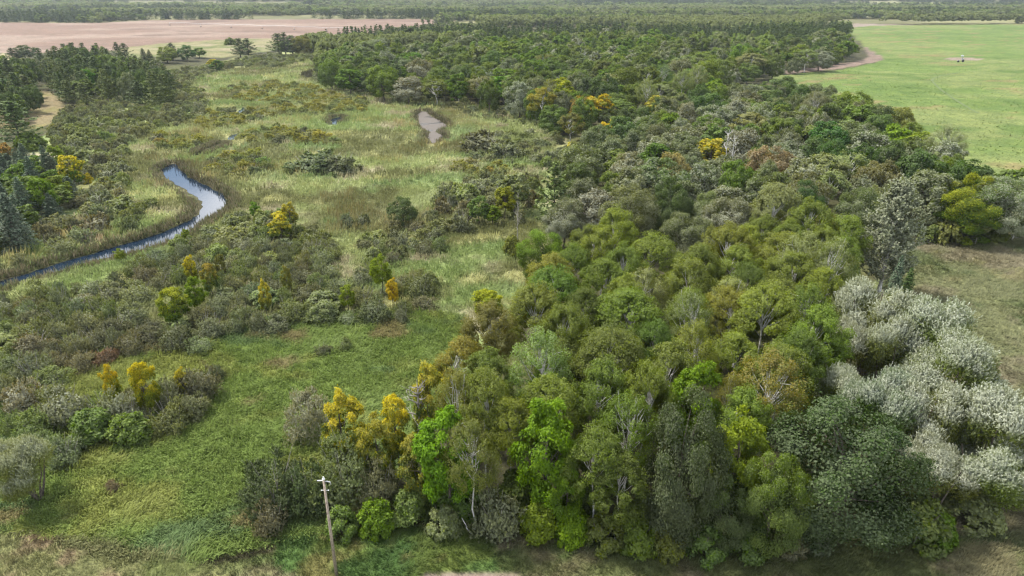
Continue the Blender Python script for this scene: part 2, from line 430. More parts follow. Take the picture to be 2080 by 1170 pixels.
def sheet(name, poly, mat, z, label_kind='structure'):
    n = len(poly)
    # subdivide the outline and let it wander so the bank is not a polygon
    pts = []
    for k in range(n):
        a = np.array(poly[k - 1]); b = np.array(poly[k])
        m = max(1, int(np.hypot(*(b - a)) / 1.2))
        for s in range(m):
            p = a + (b - a) * s / m
            w = 0.0 if m == 1 else 0.45
            pts.append((p[0] + (vnoise(p[0], p[1], 1.7, 4) - 0.5) * 2 * w, p[1] + (vnoise(p[0], p[1], 1.7, 6) - 0.5) * 2 * w, z))
    from mathutils.geometry import tessellate_polygon
    from mathutils import Vector
    tris = tessellate_polygon([[Vector(p) for p in pts]])
    me = bpy.data.meshes.new(name)
    me.from_pydata(pts, [], [tuple(t) for t in tris])
    me.materials.append(mat); me.update()
    import bmesh
    bm = bmesh.new(); bm.from_mesh(me); bmesh.ops.recalc_face_normals(bm, faces=bm.faces)
    if sum(f.normal.z for f in bm.faces) < 0: bmesh.ops.reverse_faces(bm, faces=bm.faces)
    bm.to_mesh(me); bm.free()
    link(name, me, kind='structure')
sheet('stream', STREAM, M_WATER, 0.035)
sheet('pool', UPSTREAM, M_WATER, 0.030)
for p_ in (POND, POOL_A, POOL_B, POOL_C):
    sheet('pool', p_, M_WATER, 0.035)
sheet('muddy_pool', MUDPOND, M_MUDWATER, 0.035)

# ------------------------------------------------------------------ plant building
def sphere_dirs(n, r, zmin=-1.0):
    d = norm(r.normal(size=(int(n * 2.6) + 20, 3)))
    d = d[d[:, 2] > zmin]
    return d[:n]
def leaf_quads(C, Nn, T, L, W, flip, r):
    """Leaf-sized diamonds: centres C, facing Nn, long axis T. A flipped leaf shows its underside outward."""
    T = norm(T - Nn * np.sum(T * Nn, 1, keepdims=True))
    B = np.cross(Nn, T)
    L = np.asarray(L).reshape(-1, 1) / 2; W = np.asarray(W).reshape(-1, 1) / 2
    sag = Nn * L * 0.35
    a = C - T * L - sag * 0.4; b = C + B * W + T * L * 0.1; c = C + T * L - sag; d = C - B * W + T * L * 0.1
    V = np.stack([a, b, c, d], 1)
    V[flip] = V[flip][:, ::-1]
    return V.reshape(-1, 3)
class Crown:
    def __init__(s): s.V = []; s.t = []; s.p = []
    def add(s, C, Nn, T, L, W, flip, tint, r, pale=None):
        s.V.append(leaf_quads(C, Nn, T, L, W, flip, r)); s.t.append(np.repeat(np.clip(tint, 0, 1), 4))
        s.p.append(np.zeros(len(C) * 4) if pale is None else np.repeat(pale, 4))
    def mesh(s, name, H, mat=M_LEAF):
        V = np.concatenate(s.V); t = np.concatenate(s.t)
        F = np.arange(len(V)).reshape(-1, 4)
        return mesh_np(name, V, F, {'tint': t, 'hgt': np.clip(V[:, 2] / H, 0, 1.2), 'pale': np.concatenate(s.p)}, [mat])
class Tubes:
    def __init__(s): s.V = []; s.F = []; s.n = 0
    def add(s, pts, rad, k=5):
        pts = np.asarray(pts, float); rad = np.asarray(rad, float)
        d = np.gradient(pts, axis=0); d = norm(d)
        ref = np.array([0.31, 0.95, 0.05]); u = norm(np.cross(d, ref)); v = np.cross(d, u)
        a = np.linspace(0, 2 * np.pi, k, endpoint=False)
        ring = pts[:, None] + rad[:, None, None] * (u[:, None] * np.cos(a)[None, :, None] + v[:, None] * np.sin(a)[None, :, None])
        m = len(pts); i = np.arange(m * k).reshape(m, k) + s.n
        j = np.roll(i, -1, 1)
        s.F.append(np.stack([i[:-1], j[:-1], j[1:], i[1:]], -1).reshape(-1, 4))
        s.V.append(ring.reshape(-1, 3)); s.n += m * k
    def limb(s, a, b, r0, r1, r, bend=0.12, m=5, k=4):
        a = np.asarray(a, float); b = np.asarray(b, float)
        t = np.linspace(0, 1, m)[:, None]
        L = np.linalg.norm(b - a)
        off = np.cumsum(r.normal(size=(m, 3)), 0) * L * bend / m
        off -= off[0]; 
        p = a * (1 - t) + b * t + off + np.array([0, 0, 1]) * (t * (1 - t)) * -L * 0.12
        s.add(p, r0 * (1 - t[:, 0]) + r1 * t[:, 0], k)
        return p
    def mesh(s, name, mat):
        return mesh_np(name, np.concatenate(s.V), np.concatenate(s.F), None, [mat], smooth=True)

UP = np.array([0, 0, 1.0])
def clump(cr, cc, rad, out, n, L, W, r, tint0, silver=0.0, squash=0.8, spread=0.9, nj=0.55, droop=0.25, shell=0.35):
    d = norm(r.normal(size=(n, 3)) * 0.75 + out * spread + UP * 0.25)
    rr = rad * r.random((n, 1)) ** shell * np.where(r.random((n, 1)) < .16, r.uniform(1.0, 1.35, (n, 1)), 1.0)
    ax3 = np.array([1, 1, squash]) * r.uniform(.78, 1.22, 3)
    C = cc + d * rr * ax3 + r.normal(size=(n, 3)) * rad * .05
    Nn = norm(d * .8 + out * .45 + UP * 0.25 + r.normal(size=(n, 3)) * nj)
    T = norm(r.normal(size=(n, 3)) + d * 0.6 - UP * droop)
    s = r.uniform(0.55, 1.5, n)
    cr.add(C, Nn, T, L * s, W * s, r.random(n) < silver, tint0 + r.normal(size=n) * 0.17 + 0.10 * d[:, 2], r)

def spikes(cr, base, dirs, length, nl, L, W, r, tint0, flips, ang=0.55, woolly=0.0, face=None):
    """Upright leafy shoots: nl narrow leaves set along each shoot."""
    n = len(base)
    t = (np.arange(nl) + r.random((n, nl))) / nl
    ln = np.asarray(length).reshape(n, 1)
    C = base[:, None] + dirs[:, None] * (t * ln)[..., None]
    side = norm(r.normal(size=(n, nl, 3)))
    T = norm(dirs[:, None] + side * ang * (1.15 - t[..., None] * 0.7))
    C = C + T * L * 0.3
    Nn = norm(np.cross(T, norm(r.normal(size=(n, nl, 3)))))
    if face is not None:
        Nn = norm(Nn * .55 + face[:, None] * 1.0 + r.normal(size=(n, nl, 3)) * .2)
        Nn = norm(Nn - T * np.sum(Nn * T, -1, keepdims=True) * .6)
    up = np.sign(Nn[..., 2:3]); up[up == 0] = 1
    if face is None: Nn = Nn * up                        # upper sides up unless the wind has turned them
    fl = np.repeat(flips[:, None], nl, 1) & (r.random((n, nl)) < 0.85)
    tt = np.repeat(np.asarray(tint0).reshape(n, 1), nl, 1) + r.normal(size=(n, nl)) * 0.13 + 0.12 * (t - 0.4)
    s = r.uniform(0.7, 1.25, n * nl)
    cr.add(C.reshape(-1, 3), Nn.reshape(-1, 3), T.reshape(-1, 3), L * s, W * s, fl.ravel(), tt.ravel(), r, ((np.asarray(woolly).reshape(n, 1) * (0.5 + .5 * t)).ravel() if np.ndim(woolly) else fl.ravel() * woolly * (0.55 + .45 * t.ravel())))

def bent_trunk(tb, h, r0, r1, r, lean=0.05, m=8, k=7):
    z = np.linspace(-0.3, h, m)
    off = np.cumsum(r.normal(size=(m, 2)), 0) * h * lean / m
    off -= off[0]
    p = np.stack([off[:, 0], off[:, 1], z], 1)
    rad = np.linspace(r0, r1, m); rad[0] *= 1.35
    tb.add(p, rad, k)
    return p
def at_h(p, z):
    return np.array([np.interp(z, p[:, 2], p[:, 0]), np.interp(z, p[:, 2], p[:, 1]), z])

# every builder returns (trunk mesh, crown mesh, H, R) at its real size; lod > 1 means fewer, larger leaves
def oak(seed, lod=1.0, H=12.0, R=5.0, silver=0.42):
    r = np.random.default_rng(seed); tb = Tubes(); cr = Crown()
    tp = bent_trunk(tb, H * 0.62, 0.30, 0.13, r, 0.09)
    nc = 62 if lod < 3 else 28
    d = sphere_dirs(nc, r, -0.85)
    cz = H * 0.52
    lump = 0.80 + 0.26 * r.random((nc, 1))
    cc = np.array([0, 0, cz]) + d * lump * np.array([R * 0.86, R * 0.86, H * 0.415])
    nleaf = int(46000 / lod ** 2 / nc)
    L = 0.18 * lod; W = 0.112 * lod
    for i in range(nc):
        rad = R * r.uniform(0.21, 0.33) * (1.0 if lod < 3 else 1.35)
        sil = silver * sstep(-0.25, 0.75, d[i, 2] + r.normal() * 0.28)
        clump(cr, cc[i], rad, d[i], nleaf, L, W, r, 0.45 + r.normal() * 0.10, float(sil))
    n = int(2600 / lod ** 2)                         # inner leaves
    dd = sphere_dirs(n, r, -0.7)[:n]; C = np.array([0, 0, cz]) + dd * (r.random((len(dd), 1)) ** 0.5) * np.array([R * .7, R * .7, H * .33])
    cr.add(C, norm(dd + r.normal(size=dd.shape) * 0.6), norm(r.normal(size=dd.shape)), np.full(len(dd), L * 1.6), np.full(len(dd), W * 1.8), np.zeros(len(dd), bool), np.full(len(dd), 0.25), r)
    for i in r.choice(nc, 11 if lod < 3 else 3, replace=False):
        tb.limb(at_h(tp, r.uniform(0.25, 0.55) * H), cc[i] * 0.92 + np.array([0, 0, cz]) * 0.08, 0.12, 0.03, r)
    return tb.mesh('oak trunk', M_BARK), cr.mesh('oak crown', H), H, R

def birch(seed, lod=1.0, H=13.0, R=3.0, thin=0.0, fork=False):
    r = np.random.default_rng(seed); tb = Tubes(); cr = Crown()
    tp = bent_trunk(tb, H * 0.90, 0.135, 0.03, r, 0.16, 10)
    nc = 92 if lod < 1.5 else 50 if lod < 3 else 20
    d = sphere_dirs(nc, r, -0.55)
    cz = H * 0.62
    cc = np.array([0, 0, cz]) + d * (0.70 + 0.26 * r.random((nc, 1))) * np.array([R, R, H * 0.36])
    cc[:, :2] *= (1.12 - 0.35 * sstep(0.75 * H, H, cc[:, 2]))[:, None]
    nleaf = int(29000 * (1 - thin) / lod ** 2 / nc)
    L = 0.165 * lod; W = 0.105 * lod
    for i in range(nc):
        out = norm(d[i] * np.array([1, 1, 0.4]) + UP * 0.7)
        m = nleaf
        ax = norm(out + r.normal(size=3) * 0.15)
        ln = R * r.uniform(0.26, 0.50); wd = R * r.uniform(0.14, 0.25) * (1.0 if lod < 3 else 1.5)
        # a fan-shaped spray: twigs spreading upward, leaves hanging from them
        t = r.random((m, 1)) ** 0.8
        rd = norm(r.normal(size=(m, 3))); rd = norm(rd - ax * (rd @ ax)[:, None])
        C = cc[i] + ax * (t - 0.45) * ln * 1.5 + rd * wd * (0.35 + 0.9 * t) * r.random((m, 1)) ** 0.4
        Nn = norm(rd * 0.7 + UP * 0.5 + d[i] * 0.9 + r.normal(size=(m, 3)) * 0.42)
        T = norm(r.normal(size=(m, 3)) * 0.7 - UP * 0.6 + ax * 0.3)
        s = r.uniform(0.7, 1.3, m)
        cr.add(C, Nn, T, L * s, W * s, r.random(m) < 0.22, 0.46 + r.normal() * 0.06 + r.normal(size=m) * 0.15 + 0.14 * (t[:, 0] - 0.5), r)
    nlimb = 15 if lod < 3 else 4
    for i in np.argsort(-cc[:, 2])[r.permutation(min(nc, 34))[:nlimb]]:
        z0 = np.clip(cc[i, 2] - R * r.uniform(0.7, 1.3), H * 0.28, H * 0.8)
        tb.limb(at_h(tp, z0), cc[i], 0.06, 0.014, r, 0.10)
    if fork:
        for k in range(4):
            a = r.uniform(0, 6.28); z0 = H * r.uniform(0.30, 0.50); q = r.uniform(.35, .75)
            p = tb.limb(at_h(tp, z0), np.array([math.cos(a) * R * q, math.sin(a) * R * q, H * r.uniform(.80, .95)]), 0.075, 0.02, r, 0.10, 8, 5)
            for g in (3, 4, 5, 6):
                e = p[g] + norm(r.normal(size=3) * np.array([1, 1, .3]) + UP * .8) * R * r.uniform(.28, .5)
                tb.limb(p[g], e, 0.032, 0.010, r, .1, 4, 4)
    return tb.mesh('birch trunk', M_WHITEBARK), cr.mesh('birch crown', H), H, R

def maple(seed, lod=1.0, H=11.0, R=2.7):
    r = np.random.default_rng(seed); tb = Tubes(); cr = Crown()
    tp = bent_trunk(tb, H * 0.75, 0.17, 0.06, r, 0.10)
    nc = 66 if lod < 3 else 18
    d = sphere_dirs(nc, r, -0.8)
    cc = np.array([0, 0, H * 0.55]) + d * (0.58 + 0.34 * r.random((nc, 1))) * np.array([R, R, H * 0.43])
    cc[:, :2] += r.normal(size=(nc, 2)) * 0.25
    nleaf = int(17500 / lod ** 2 / nc); L = 0.27 * lod; W = 0.135 * lod
    for i in range(nc):
        clump(cr, cc[i], R * r.uniform(0.18, 0.36), norm(d[i] + UP * 0.35), nleaf, L, W, r, 0.45 + r.normal() * 0.11, 0.12, 0.9, 0.7, 0.6, 0.8)
    for i in r.choice(nc, 9 if lod < 3 else 3, replace=False):
        tb.limb(at_h(tp, r.uniform(0.2, 0.6) * H), cc[i], 0.07, 0.02, r)
    return tb.mesh('maple trunk', M_BARK), cr.mesh('maple crown', H), H, R

def willow(seed, lod=1.0, H=11.0, R=5.5, silver=0.95):
    r = np.random.default_rng(seed); tb = Tubes(); cr = Crown()
    nc = 13; d = sphere_dirs(nc, r, -0.25)
    cc = np.array([0, 0, H * 0.44]) + d * (0.56 + 0.30 * r.random((nc, 1))) * np.array([R * .82, R * .82, H * 0.43])
    for i in range(nc):
        rad = R * r.uniform(0.31, 0.43)
        n = int(1600 / lod ** 2); tone = r.normal() * .18
        dd = norm(r.normal(size=(n, 3)) + d[i] * 0.5 + UP * .35)
        C = cc[i] + dd * rad * (0.55 + .40 * r.random((n, 1))) * np.array([1, 1, .9])
        pal = np.clip(.80 * sstep(.1, 1.0, dd[:, 2] + tone) + r.normal(size=n) * .10, 0, 1)
        cr.add(C, norm(dd + r.normal(size=(n, 3)) * .45), norm(dd + UP * .6 + r.normal(size=(n, 3)) * .5), np.full(n, .34 * lod) * r.uniform(.7, 1.3, n), np.full(n, .10 * lod), np.zeros(n, bool), .45 + r.normal() * .06 + r.normal(size=n) * .10, r, pal)
        per = int(195 / lod ** 1.2)
        dd = norm(r.normal(size=(per, 3)) * 0.8 + d[i] * 0.55 + UP * 0.55)
        base = cc[i] + dd * rad * r.uniform(0.72, 1.0, (per, 1)) * np.array([1, 1, .9])
        sd = norm(dd * 0.9 + UP * 0.6 + np.array([0.14, -0.05, 0]) + r.normal(size=(per, 3)) * 0.2)
        white = np.clip(silver * sstep(-.10, .75, dd[:, 2] + 0.15 * d[i, 2] + tone) + r.normal(size=per) * .10, 0, 1)
        spikes(cr, base, sd, r.uniform(0.30, 0.68, per), int(13 / lod ** 0.5), 0.21 * lod, 0.062 * lod, r, 0.46 + r.normal() * 0.06 + r.normal(size=per) * 0.06, white > .999, ang=.55, woolly=white, face=norm(dd + UP * .3))
    for k in range(5):
        a = k * 1.26 + r.uniform(-.3, .3)
        tb.limb((math.cos(a) * .3, math.sin(a) * .3, -0.2), (math.cos(a) * R * .5, math.sin(a) * R * .5, H * .7), 0.22, 0.05, r, 0.1, 6, 5)
    return tb.mesh('willow stems', M_BARK), cr.mesh('willow crown', H, M_WILLOW), H, R

def shrub(seed, lod=1.0, H=3.2, R=2.2, silver=0.25, nsp=560, nc=22, k=1.0):
    r = np.random.default_rng(seed); tb = Tubes(); cr = Crown()
    if lod > 1.5: nc = 14
    d = sphere_dirs(nc, r, -0.12); nc = len(d)
    cc = d * (0.60 + 0.34 * r.random((nc, 1))) * np.array([R * .82, R * .82, H * .76]) + UP * 0.12
    per = max(4, int(nsp / nc / lod ** 1.2))
    for i in range(nc):
        rad = R * r.uniform(.24, .42) * (22 / nc if nc > 22 else 1) ** .4
        dd = norm(r.normal(size=(per, 3)) * .8 + d[i] * .8 + UP * .5)
        base = cc[i] + dd * rad * r.uniform(.35, .95, (per, 1)) * np.array([1, 1, .85])
        sd = norm(dd * .8 + UP * .55 + r.normal(size=(per, 3)) * .35)
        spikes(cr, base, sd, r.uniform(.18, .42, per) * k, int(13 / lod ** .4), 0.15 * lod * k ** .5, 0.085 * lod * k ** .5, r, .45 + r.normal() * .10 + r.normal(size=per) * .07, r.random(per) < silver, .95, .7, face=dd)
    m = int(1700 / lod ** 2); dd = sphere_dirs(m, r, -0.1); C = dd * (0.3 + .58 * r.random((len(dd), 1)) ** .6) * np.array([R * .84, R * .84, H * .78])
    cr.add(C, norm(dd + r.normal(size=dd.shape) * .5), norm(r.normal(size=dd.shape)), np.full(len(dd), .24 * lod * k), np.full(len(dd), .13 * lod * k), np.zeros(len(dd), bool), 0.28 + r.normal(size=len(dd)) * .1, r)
    for q_ in range(9 if lod < 2 else 4):
        a = r.uniform(0, 6.28); q = r.uniform(.3, .75)
        tb.limb((math.cos(a) * .2, math.sin(a) * .2, -.1), (math.cos(a) * R * q, math.sin(a) * R * q, H * r.uniform(.55, .92)), 0.045, 0.012, r, 0.12, 4, 4)
    return tb.mesh('shrub stems', M_GREYBARK), cr.mesh('shrub foliage', H), H, R

def shrub_big(seed):
    return shrub(seed, 1.0, 6.0, 3.8, 0.22, 1500, 58, 1.15)

def bush(seed, lod=1.0, H=2.6, R=1.7):
    r = np.random.default_rng(seed); tb = Tubes(); cr = Crown()
    nc = 44 if lod < 2 else 16; d = sphere_dirs(nc, r, -0.2)
    cc = d * (0.7 + .25 * r.random((nc, 1))) * np.array([R * .72, R * .72, H * .66]) + UP * H * .12
    for i in range(nc):
        clump(cr, cc[i], R * r.uniform(.18, .36), norm(d[i] + UP * .4), int(7600 / lod ** 2 / nc), 0.19 * lod, 0.105 * lod, r, .45 + r.normal() * .1, 0.12, 0.9, 0.7, 0.6, 0.4)
    for k in range(5):
        a = r.uniform(0, 6.28)
        tb.limb((0, 0, -.1), (math.cos(a) * R * .5, math.sin(a) * R * .5, H * .75), 0.05, 0.015, r, 0.1, 4, 4)
    return tb.mesh('bush stems', M_BARK), cr.mesh('bush foliage', H), H, R

def conifer(seed, lod=1.0, H=11.0, R=2.6, kind='spruce'):
    r = np.random.default_rng(seed); tb = Tubes(); cr = Crown()
    bent_trunk(tb, H * .98, 0.17, 0.02, r, 0.02)
    z = 0.06 * H if kind == 'spruce' else 0.16 * H
    step = (0.040 if kind == 'spruce' else 0.052) * H * max(1, lod ** .5)
    while z < H * .985:
        f = z / H
        if kind == 'spruce':
            ln = R * (1 - f) ** 0.85 * r.uniform(.9, 1.08) + .12; nb = 10; rise = -0.22 + 0.5 * f
        else:
            ln = R * (np.interp(f, [0, .2, .45, .8, 1], [.75, 1.0, .86, .42, .05])) * r.uniform(.72, 1.1) + .1; nb = 8; rise = 0.06 + 0.45 * f
        nb = max(4, int(nb / lod ** .6)); a0 = r.uniform(0, 6.28)
        for b in range(nb):
            a = a0 + b * 6.283 / nb + r.normal() * .12
            l = ln * r.uniform(.62, 1.18); dr = norm(np.array([math.cos(a), math.sin(a), rise]))
            sd = np.array([-math.sin(a), math.cos(a), 0])
            m = int((26 if kind == 'spruce' else 62) * (0.25 + .9 * l / R) / lod ** 1.4) + 3
            t = r.random((m, 1)) ** .65
            w = (0.30 if kind == 'spruce' else 0.32) * l * (1.1 - t * .85)
            C = np.array([0, 0, z]) + dr * t * l + sd * r.uniform(-1, 1, (m, 1)) * w - UP * (t ** 2) * l * (0.16 if kind == 'spruce' else -0.10) + UP * r.uniform(-.10, .14, (m, 1)) * (1 if kind == 'spruce' else 2.2)
            Nn = norm(UP * .9 + dr * .35 + r.normal(size=(m, 3)) * .55)
            T = norm(dr + sd * r.normal(size=(m, 1)) * .7 + UP * (.1 if kind == 'spruce' else .5))
            s = r.uniform(.7, 1.25, m)
            cr.add(C, Nn, T, (.36 if kind == 'spruce' else .40) * lod * s, (.13 if kind == 'spruce' else .15) * lod * s, r.random(m) < .15, .42 + r.normal(size=m) * .16 + .15 * (t[:, 0] - .4), r)
            if lod < 1.5 and l > .6: tb.limb((0, 0, z), np.array([0, 0, z]) + dr * l * .9, .035, .008, r, .03, 3, 3)
        z += step * r.uniform(.8, 1.2)
    return tb.mesh('conifer trunk', M_BARK), cr.mesh('conifer needles', H, M_NEEDLE), H, R

def poplar(seed, H=18.0, R=3.7):
    r = np.random.default_rng(seed); tb = Tubes(); cr = Crown()
    tp = bent_trunk(tb, H * .96, .26, .03, r, .03)
    z = .10 * H
    while z < H * .985:
        f = z / H; ln = R * np.interp(f, [0, .15, .4, .75, 1], [.55, .95, 1.0, .62, .1])
        for b in range(4):
            a = r.uniform(0, 6.28); l = ln * r.uniform(.7, 1.1)
            end = at_h(tp, z) + np.array([math.cos(a) * l, math.sin(a) * l, l * .75])
            p = tb.limb(at_h(tp, z), end, .05, .012, r, .06, 5, 4)
            for q in (0.45, .72, 1.0):
                c0 = p[0] * (1 - q) + p[-1] * q
                k = 5; dd = norm(r.normal(size=(k, 3)) * .5 + UP * .7 + (end - p[0]) / (l + .1) * .6)
                spikes(cr, c0 + r.normal(size=(k, 3)) * .25, dd, r.uniform(.5, 1.0, k), 10, .32, .21, r, .5 + r.normal(size=k) * .12, r.random(k) < .5, .9, 0.9, face=norm(dd + UP * .4 + (end - p[0]) / (l + .1) * .5))
        z += .019 * H
    return tb.mesh('poplar trunk', M_WHITEBARK), cr.mesh('poplar crown', H), H, R

def snag(seed, H=9.0, R=1.6, mat=None, nb=16):
    r = np.random.default_rng(seed); tb = Tubes()
    tp = bent_trunk(tb, H, .13, .02, r, .06)
    for k in range(nb):
        z = H * r.uniform(.38, .95); a = r.uniform(0, 6.28); l = R * (1.25 - z / H) * r.uniform(.6, 1.3)
        e = at_h(tp, z) + np.array([math.cos(a) * l, math.sin(a) * l, l * r.uniform(.5, 1.2)])
        p = tb.limb(at_h(tp, z), e, .05, .010, r, .14, 5, 4)
        for q in range(3):
            s0 = p[2 + q % 3]; tb.limb(s0, s0 + r.normal(size=3) * .35 * l + UP * .3 * l, .018, .006, r, .1, 3, 3)
    return tb.mesh('dead trunk', mat or M_GREYBARK), None, H, R

MESH = {
    'oak': [oak(101), oak(102), oak(104, silver=.62), oak(105, silver=.7)],
    'oak_mid': [oak(111, 2.0), oak(112, 2.0, silver=.6), oak(113, 2.0, silver=.3)],
    'birch': [birch(201), birch(202), birch(203), birch(204)],
    'birch_thin': [birch(211, thin=.50, fork=True), birch(212, thin=.58, fork=True)],
    'birch_mid': [birch(221, 1.9), birch(222, 1.9, thin=.4, fork=True), birch(223, 1.9)],
    'maple': [maple(301), maple(302), maple(303)],
    'maple_mid': [maple(311, 1.9), maple(312, 1.9)],
    'willow': [willow(401), willow(402), willow(403, silver=.85)],
    'shrub': [shrub(501), shrub(502, silver=.4), shrub(503), shrub(504, silver=.35)],
    'shrub_big': [shrub_big(521), shrub_big(522), shrub_big(523)],
    'shrub_mid': [shrub(511, 1.9), shrub(512, 1.9, silver=.4), shrub(513, 1.9)],
    'bush': [bush(601), bush(602), bush(603)],
    'bush_mid': [bush(611, 1.8), bush(612, 1.8)],
    'spruce': [conifer(701), conifer(702)],
    'pine': [conifer(711, kind='pine', H=13, R=3.4), conifer(712, kind='pine', H=13, R=3.4)],
    'pine_mid': [conifer(721, 1.8, kind='pine', H=13, R=3.4), conifer(722, 1.8, kind='pine', H=13, R=3.4)],
    'poplar': [poplar(801)],
    'snag': [snag(901), snag(902, nb=24)],
    'snag_white': [snag(911, mat=M_WHITEBARK, nb=12)],
}

def measured(entry):
    """The size a plant really came out at, so that it can be scaled to a given height and crown radius."""
    tm, cm, H0, R0 = entry
    if cm is None: return entry
    co = np.empty(len(cm.vertices) * 3, np.float32); cm.vertices.foreach_get('co', co); co = co.reshape(-1, 3)
    return tm, cm, float(np.percentile(co[:, 2], 99.7)), float(np.percentile(np.hypot(co[:, 0], co[:, 1]), 95))
MESH = {k: [measured(e) for e in v] for k, v in MESH.items()}

# ------------------------------------------------------------------ leaf colours: r, g, b of the upper side, share of pale undersides, words
TINT = {
    'olive': ((0.110, 0.148, 0.022), .15, 'olive green'),
    'yolive': ((0.142, 0.174, 0.023), .18, 'yellowish olive'),
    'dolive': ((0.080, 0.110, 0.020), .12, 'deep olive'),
    'brolive': ((0.132, 0.138, 0.030), .15, 'brownish olive'),
    'polive': ((0.148, 0.176, 0.050), .30, 'pale olive'),
    'dark': ((0.064, 0.098, 0.024), 0.18, 'dark green'),
    'mid': ((0.098, 0.142, 0.026), 0.18, 'mid green'),
    'grey': ((0.098, 0.120, 0.042), 0.42, 'grey green'),
    'silver': ((0.125, 0.142, 0.066), 0.8, 'silvery grey'),
    'fresh': ((0.098, 0.158, 0.024), 0.08, 'fresh green'),
    'lime': ((0.140, 0.210, 0.028), 0.06, 'lime green'),
    'ylime': ((0.165, 0.212, 0.030), 0.08, 'yellowish lime'),
    'yellow': ((0.460, 0.390, 0.040), .10, 'yellow'),
    'orange': ((0.480, 0.360, 0.035), .10, 'orange'),
    'tan': ((0.215, 0.170, 0.090), .25, 'tan brown'),
    'blue': ((0.064, 0.104, 0.058), .30, 'blue green'),
    'pine': ((0.064, 0.094, 0.026), .10, 'dark pine green'),
    'lpine': ((0.098, 0.122, 0.036), .10, 'lighter pine green'),
    's_grey': ((0.178, 0.202, 0.092), .45, 'grey olive'),
    's_brown': ((0.160, 0.165, 0.080), .30, 'brownish grey'),
    's_green': ((0.162, 0.190, 0.058), .30, 'olive green'),
    's_pale': ((0.215, 0.228, 0.122), .75, 'pale grey green'),
    's_dark': ((0.124, 0.134, 0.062), .25, 'dark grey brown'),
    's_moss': ((0.235, 0.230, 0.055), .20, 'mossy yellow'),
    's_rust': ((0.190, 0.140, 0.088), .20, 'rusty pink'),
    'wsilver': ((0.135, 0.165, 0.046), 1.0, 'white plumed'),
    'psilver': ((0.135, 0.160, 0.070), .80, 'silvery green'),
    'deep': ((0.047, 0.074, 0.024), .16, 'deep green'),
    'f_green': ((0.150, 0.205, 0.048), .20, 'light green'),
    'f_pale': ((0.190, 0.225, 0.085), .30, 'pale green'),
    'grey2': ((0.056, 0.086, 0.028), 0.18, 'dark grey green'),
    'cream': ((0.225, 0.235, 0.100), 0.7, 'cream coloured'),
}
PL = []          # every plant: dict
def T(sp, px, py, h, r, tint, label, short=None, top=None, cat=None, name=None):
    x, y, z = P(px, py, h)
    PL.append(dict(sp=sp, x=x, y=y, z=z, h=h, r=r, tint=tint, label=label, short=short, top=top, cat=cat, name=name, hand=True))
YEL = (0.44, 0.38, 0.06); ORA = (0.44, 0.34, 0.05); YG = (0.23, 0.25, 0.03)

# --- front edge of the wood, foreground
T('maple', 900, 836, 11.2, 2.7, 'lime', 'bright lime green maple beside the leaning white birch trunk', 'left lime maple at the wood front')
T('maple', 1108, 810, 12.8, 2.7, 'lime', 'bright lime maple on a bare grey trunk at the wood front', 'lime maple on the bare trunk')
T('maple', 1152, 940, 7.5, 1.5, 'lime', 'narrow lime sapling hanging under the lime maple on the bare trunk', 'narrow lime sapling')
T('maple', 1425, 738, 13.0, 2.8, 'lime', 'round lime maple deep among the olive birches', 'round lime maple among birches')
T('maple', 1516, 842, 12.0, 2.4, 'ylime', 'rounded yellow lime maple above the dark front oaks', 'yellow lime maple')
T('oak', 1402, 808, 14.5, 3.6, 'grey2', 'tall dark grey green oak left of the yellow lime maple', 'tall grey green front oak')
T('oak', 1592, 918, 10.5, 2.9, 'mid', 'narrow dark green oak right of the yellow lime maple', 'narrow dark front oak')
T('oak', 1745, 832, 13.0, 6.0, 'deep', 'broad dark green oak in front of the silver willows', 'broad dark front oak')
T('oak', 1480, 960, 8.0, 2.4, 'dark', 'small dark oak under the yellow lime maple')
T('birch_thin', 957, 850, 11.8, 2.6, 'brolive', 'leaning birch with a long bare white trunk at the wood front', 'leaning white birch')
T('birch', 985, 752, 13.0, 2.5, 'yolive', 'yellow green drooping birch behind the leaning white birch', 'yellow green drooping birch')
T('birch_thin', 930, 752, 12.5, 2.4, 'brolive', 'thin brownish birch with a straight white trunk by the meadow edge')
T('birch', 1035, 808, 11.0, 2.3, 'yolive', 'drooping yellowish birch between the two lime maples')
T('birch_thin', 1097, 668, 14.0, 3.2, 'polive', 'tall thin birch with spreading bare white limbs', 'birch with spreading white limbs')
T('birch', 1230, 735, 13.0, 3.0, 'olive', 'rounded olive birch behind the lime maple on the bare trunk')
T('birch', 1322, 740, 13.0, 2.8, 'olive', 'rounded olive birch left of the round lime maple')
T('birch_thin', 1278, 800, 12.2, 2.8, 'olive', 'olive birch with forked white limbs at the wood front', 'forked white birch at the front')
T('birch', 1215, 870, 11.0, 2.6, 'olive', 'olive birch filling the wood front below the forked white birch')
T('birch', 1265, 930, 9.0, 2.4, 'dolive', 'low olive birch near the foot of the wood')
T('birch_thin', 1572, 715, 13.5, 3.4, 'yolive', 'bronze topped birch with a white forked trunk', 'bronze topped birch', top=(0.16, 0.135, 0.03))
T('birch_thin', 1490, 760, 11.0, 1.6, 'brolive', 'thin brownish birch beside the round lime maple')
T('birch_thin', 1642, 470, 14.0, 3.4, 'polive', 'pale birch with a fan of bare white limbs', 'birch with a white limb fan')
T('birch_thin', 1705, 485, 14.0, 3.0, 'polive', 'pale birch with white stem right of the white limb fan')
T('birch_thin', 1650, 575, 13.0, 2.8, 'olive', 'birch with two white trunks beside the silver willows')
T('birch_thin', 1405, 590, 13.0, 3.0, 'polive', 'pale thin birch with several white stems amid the olive stand', 'pale multi stemmed birch')
T('birch_thin', 1420, 650, 13.0, 2.6, 'yolive', 'birch with crowded white trunks above the round lime maple')
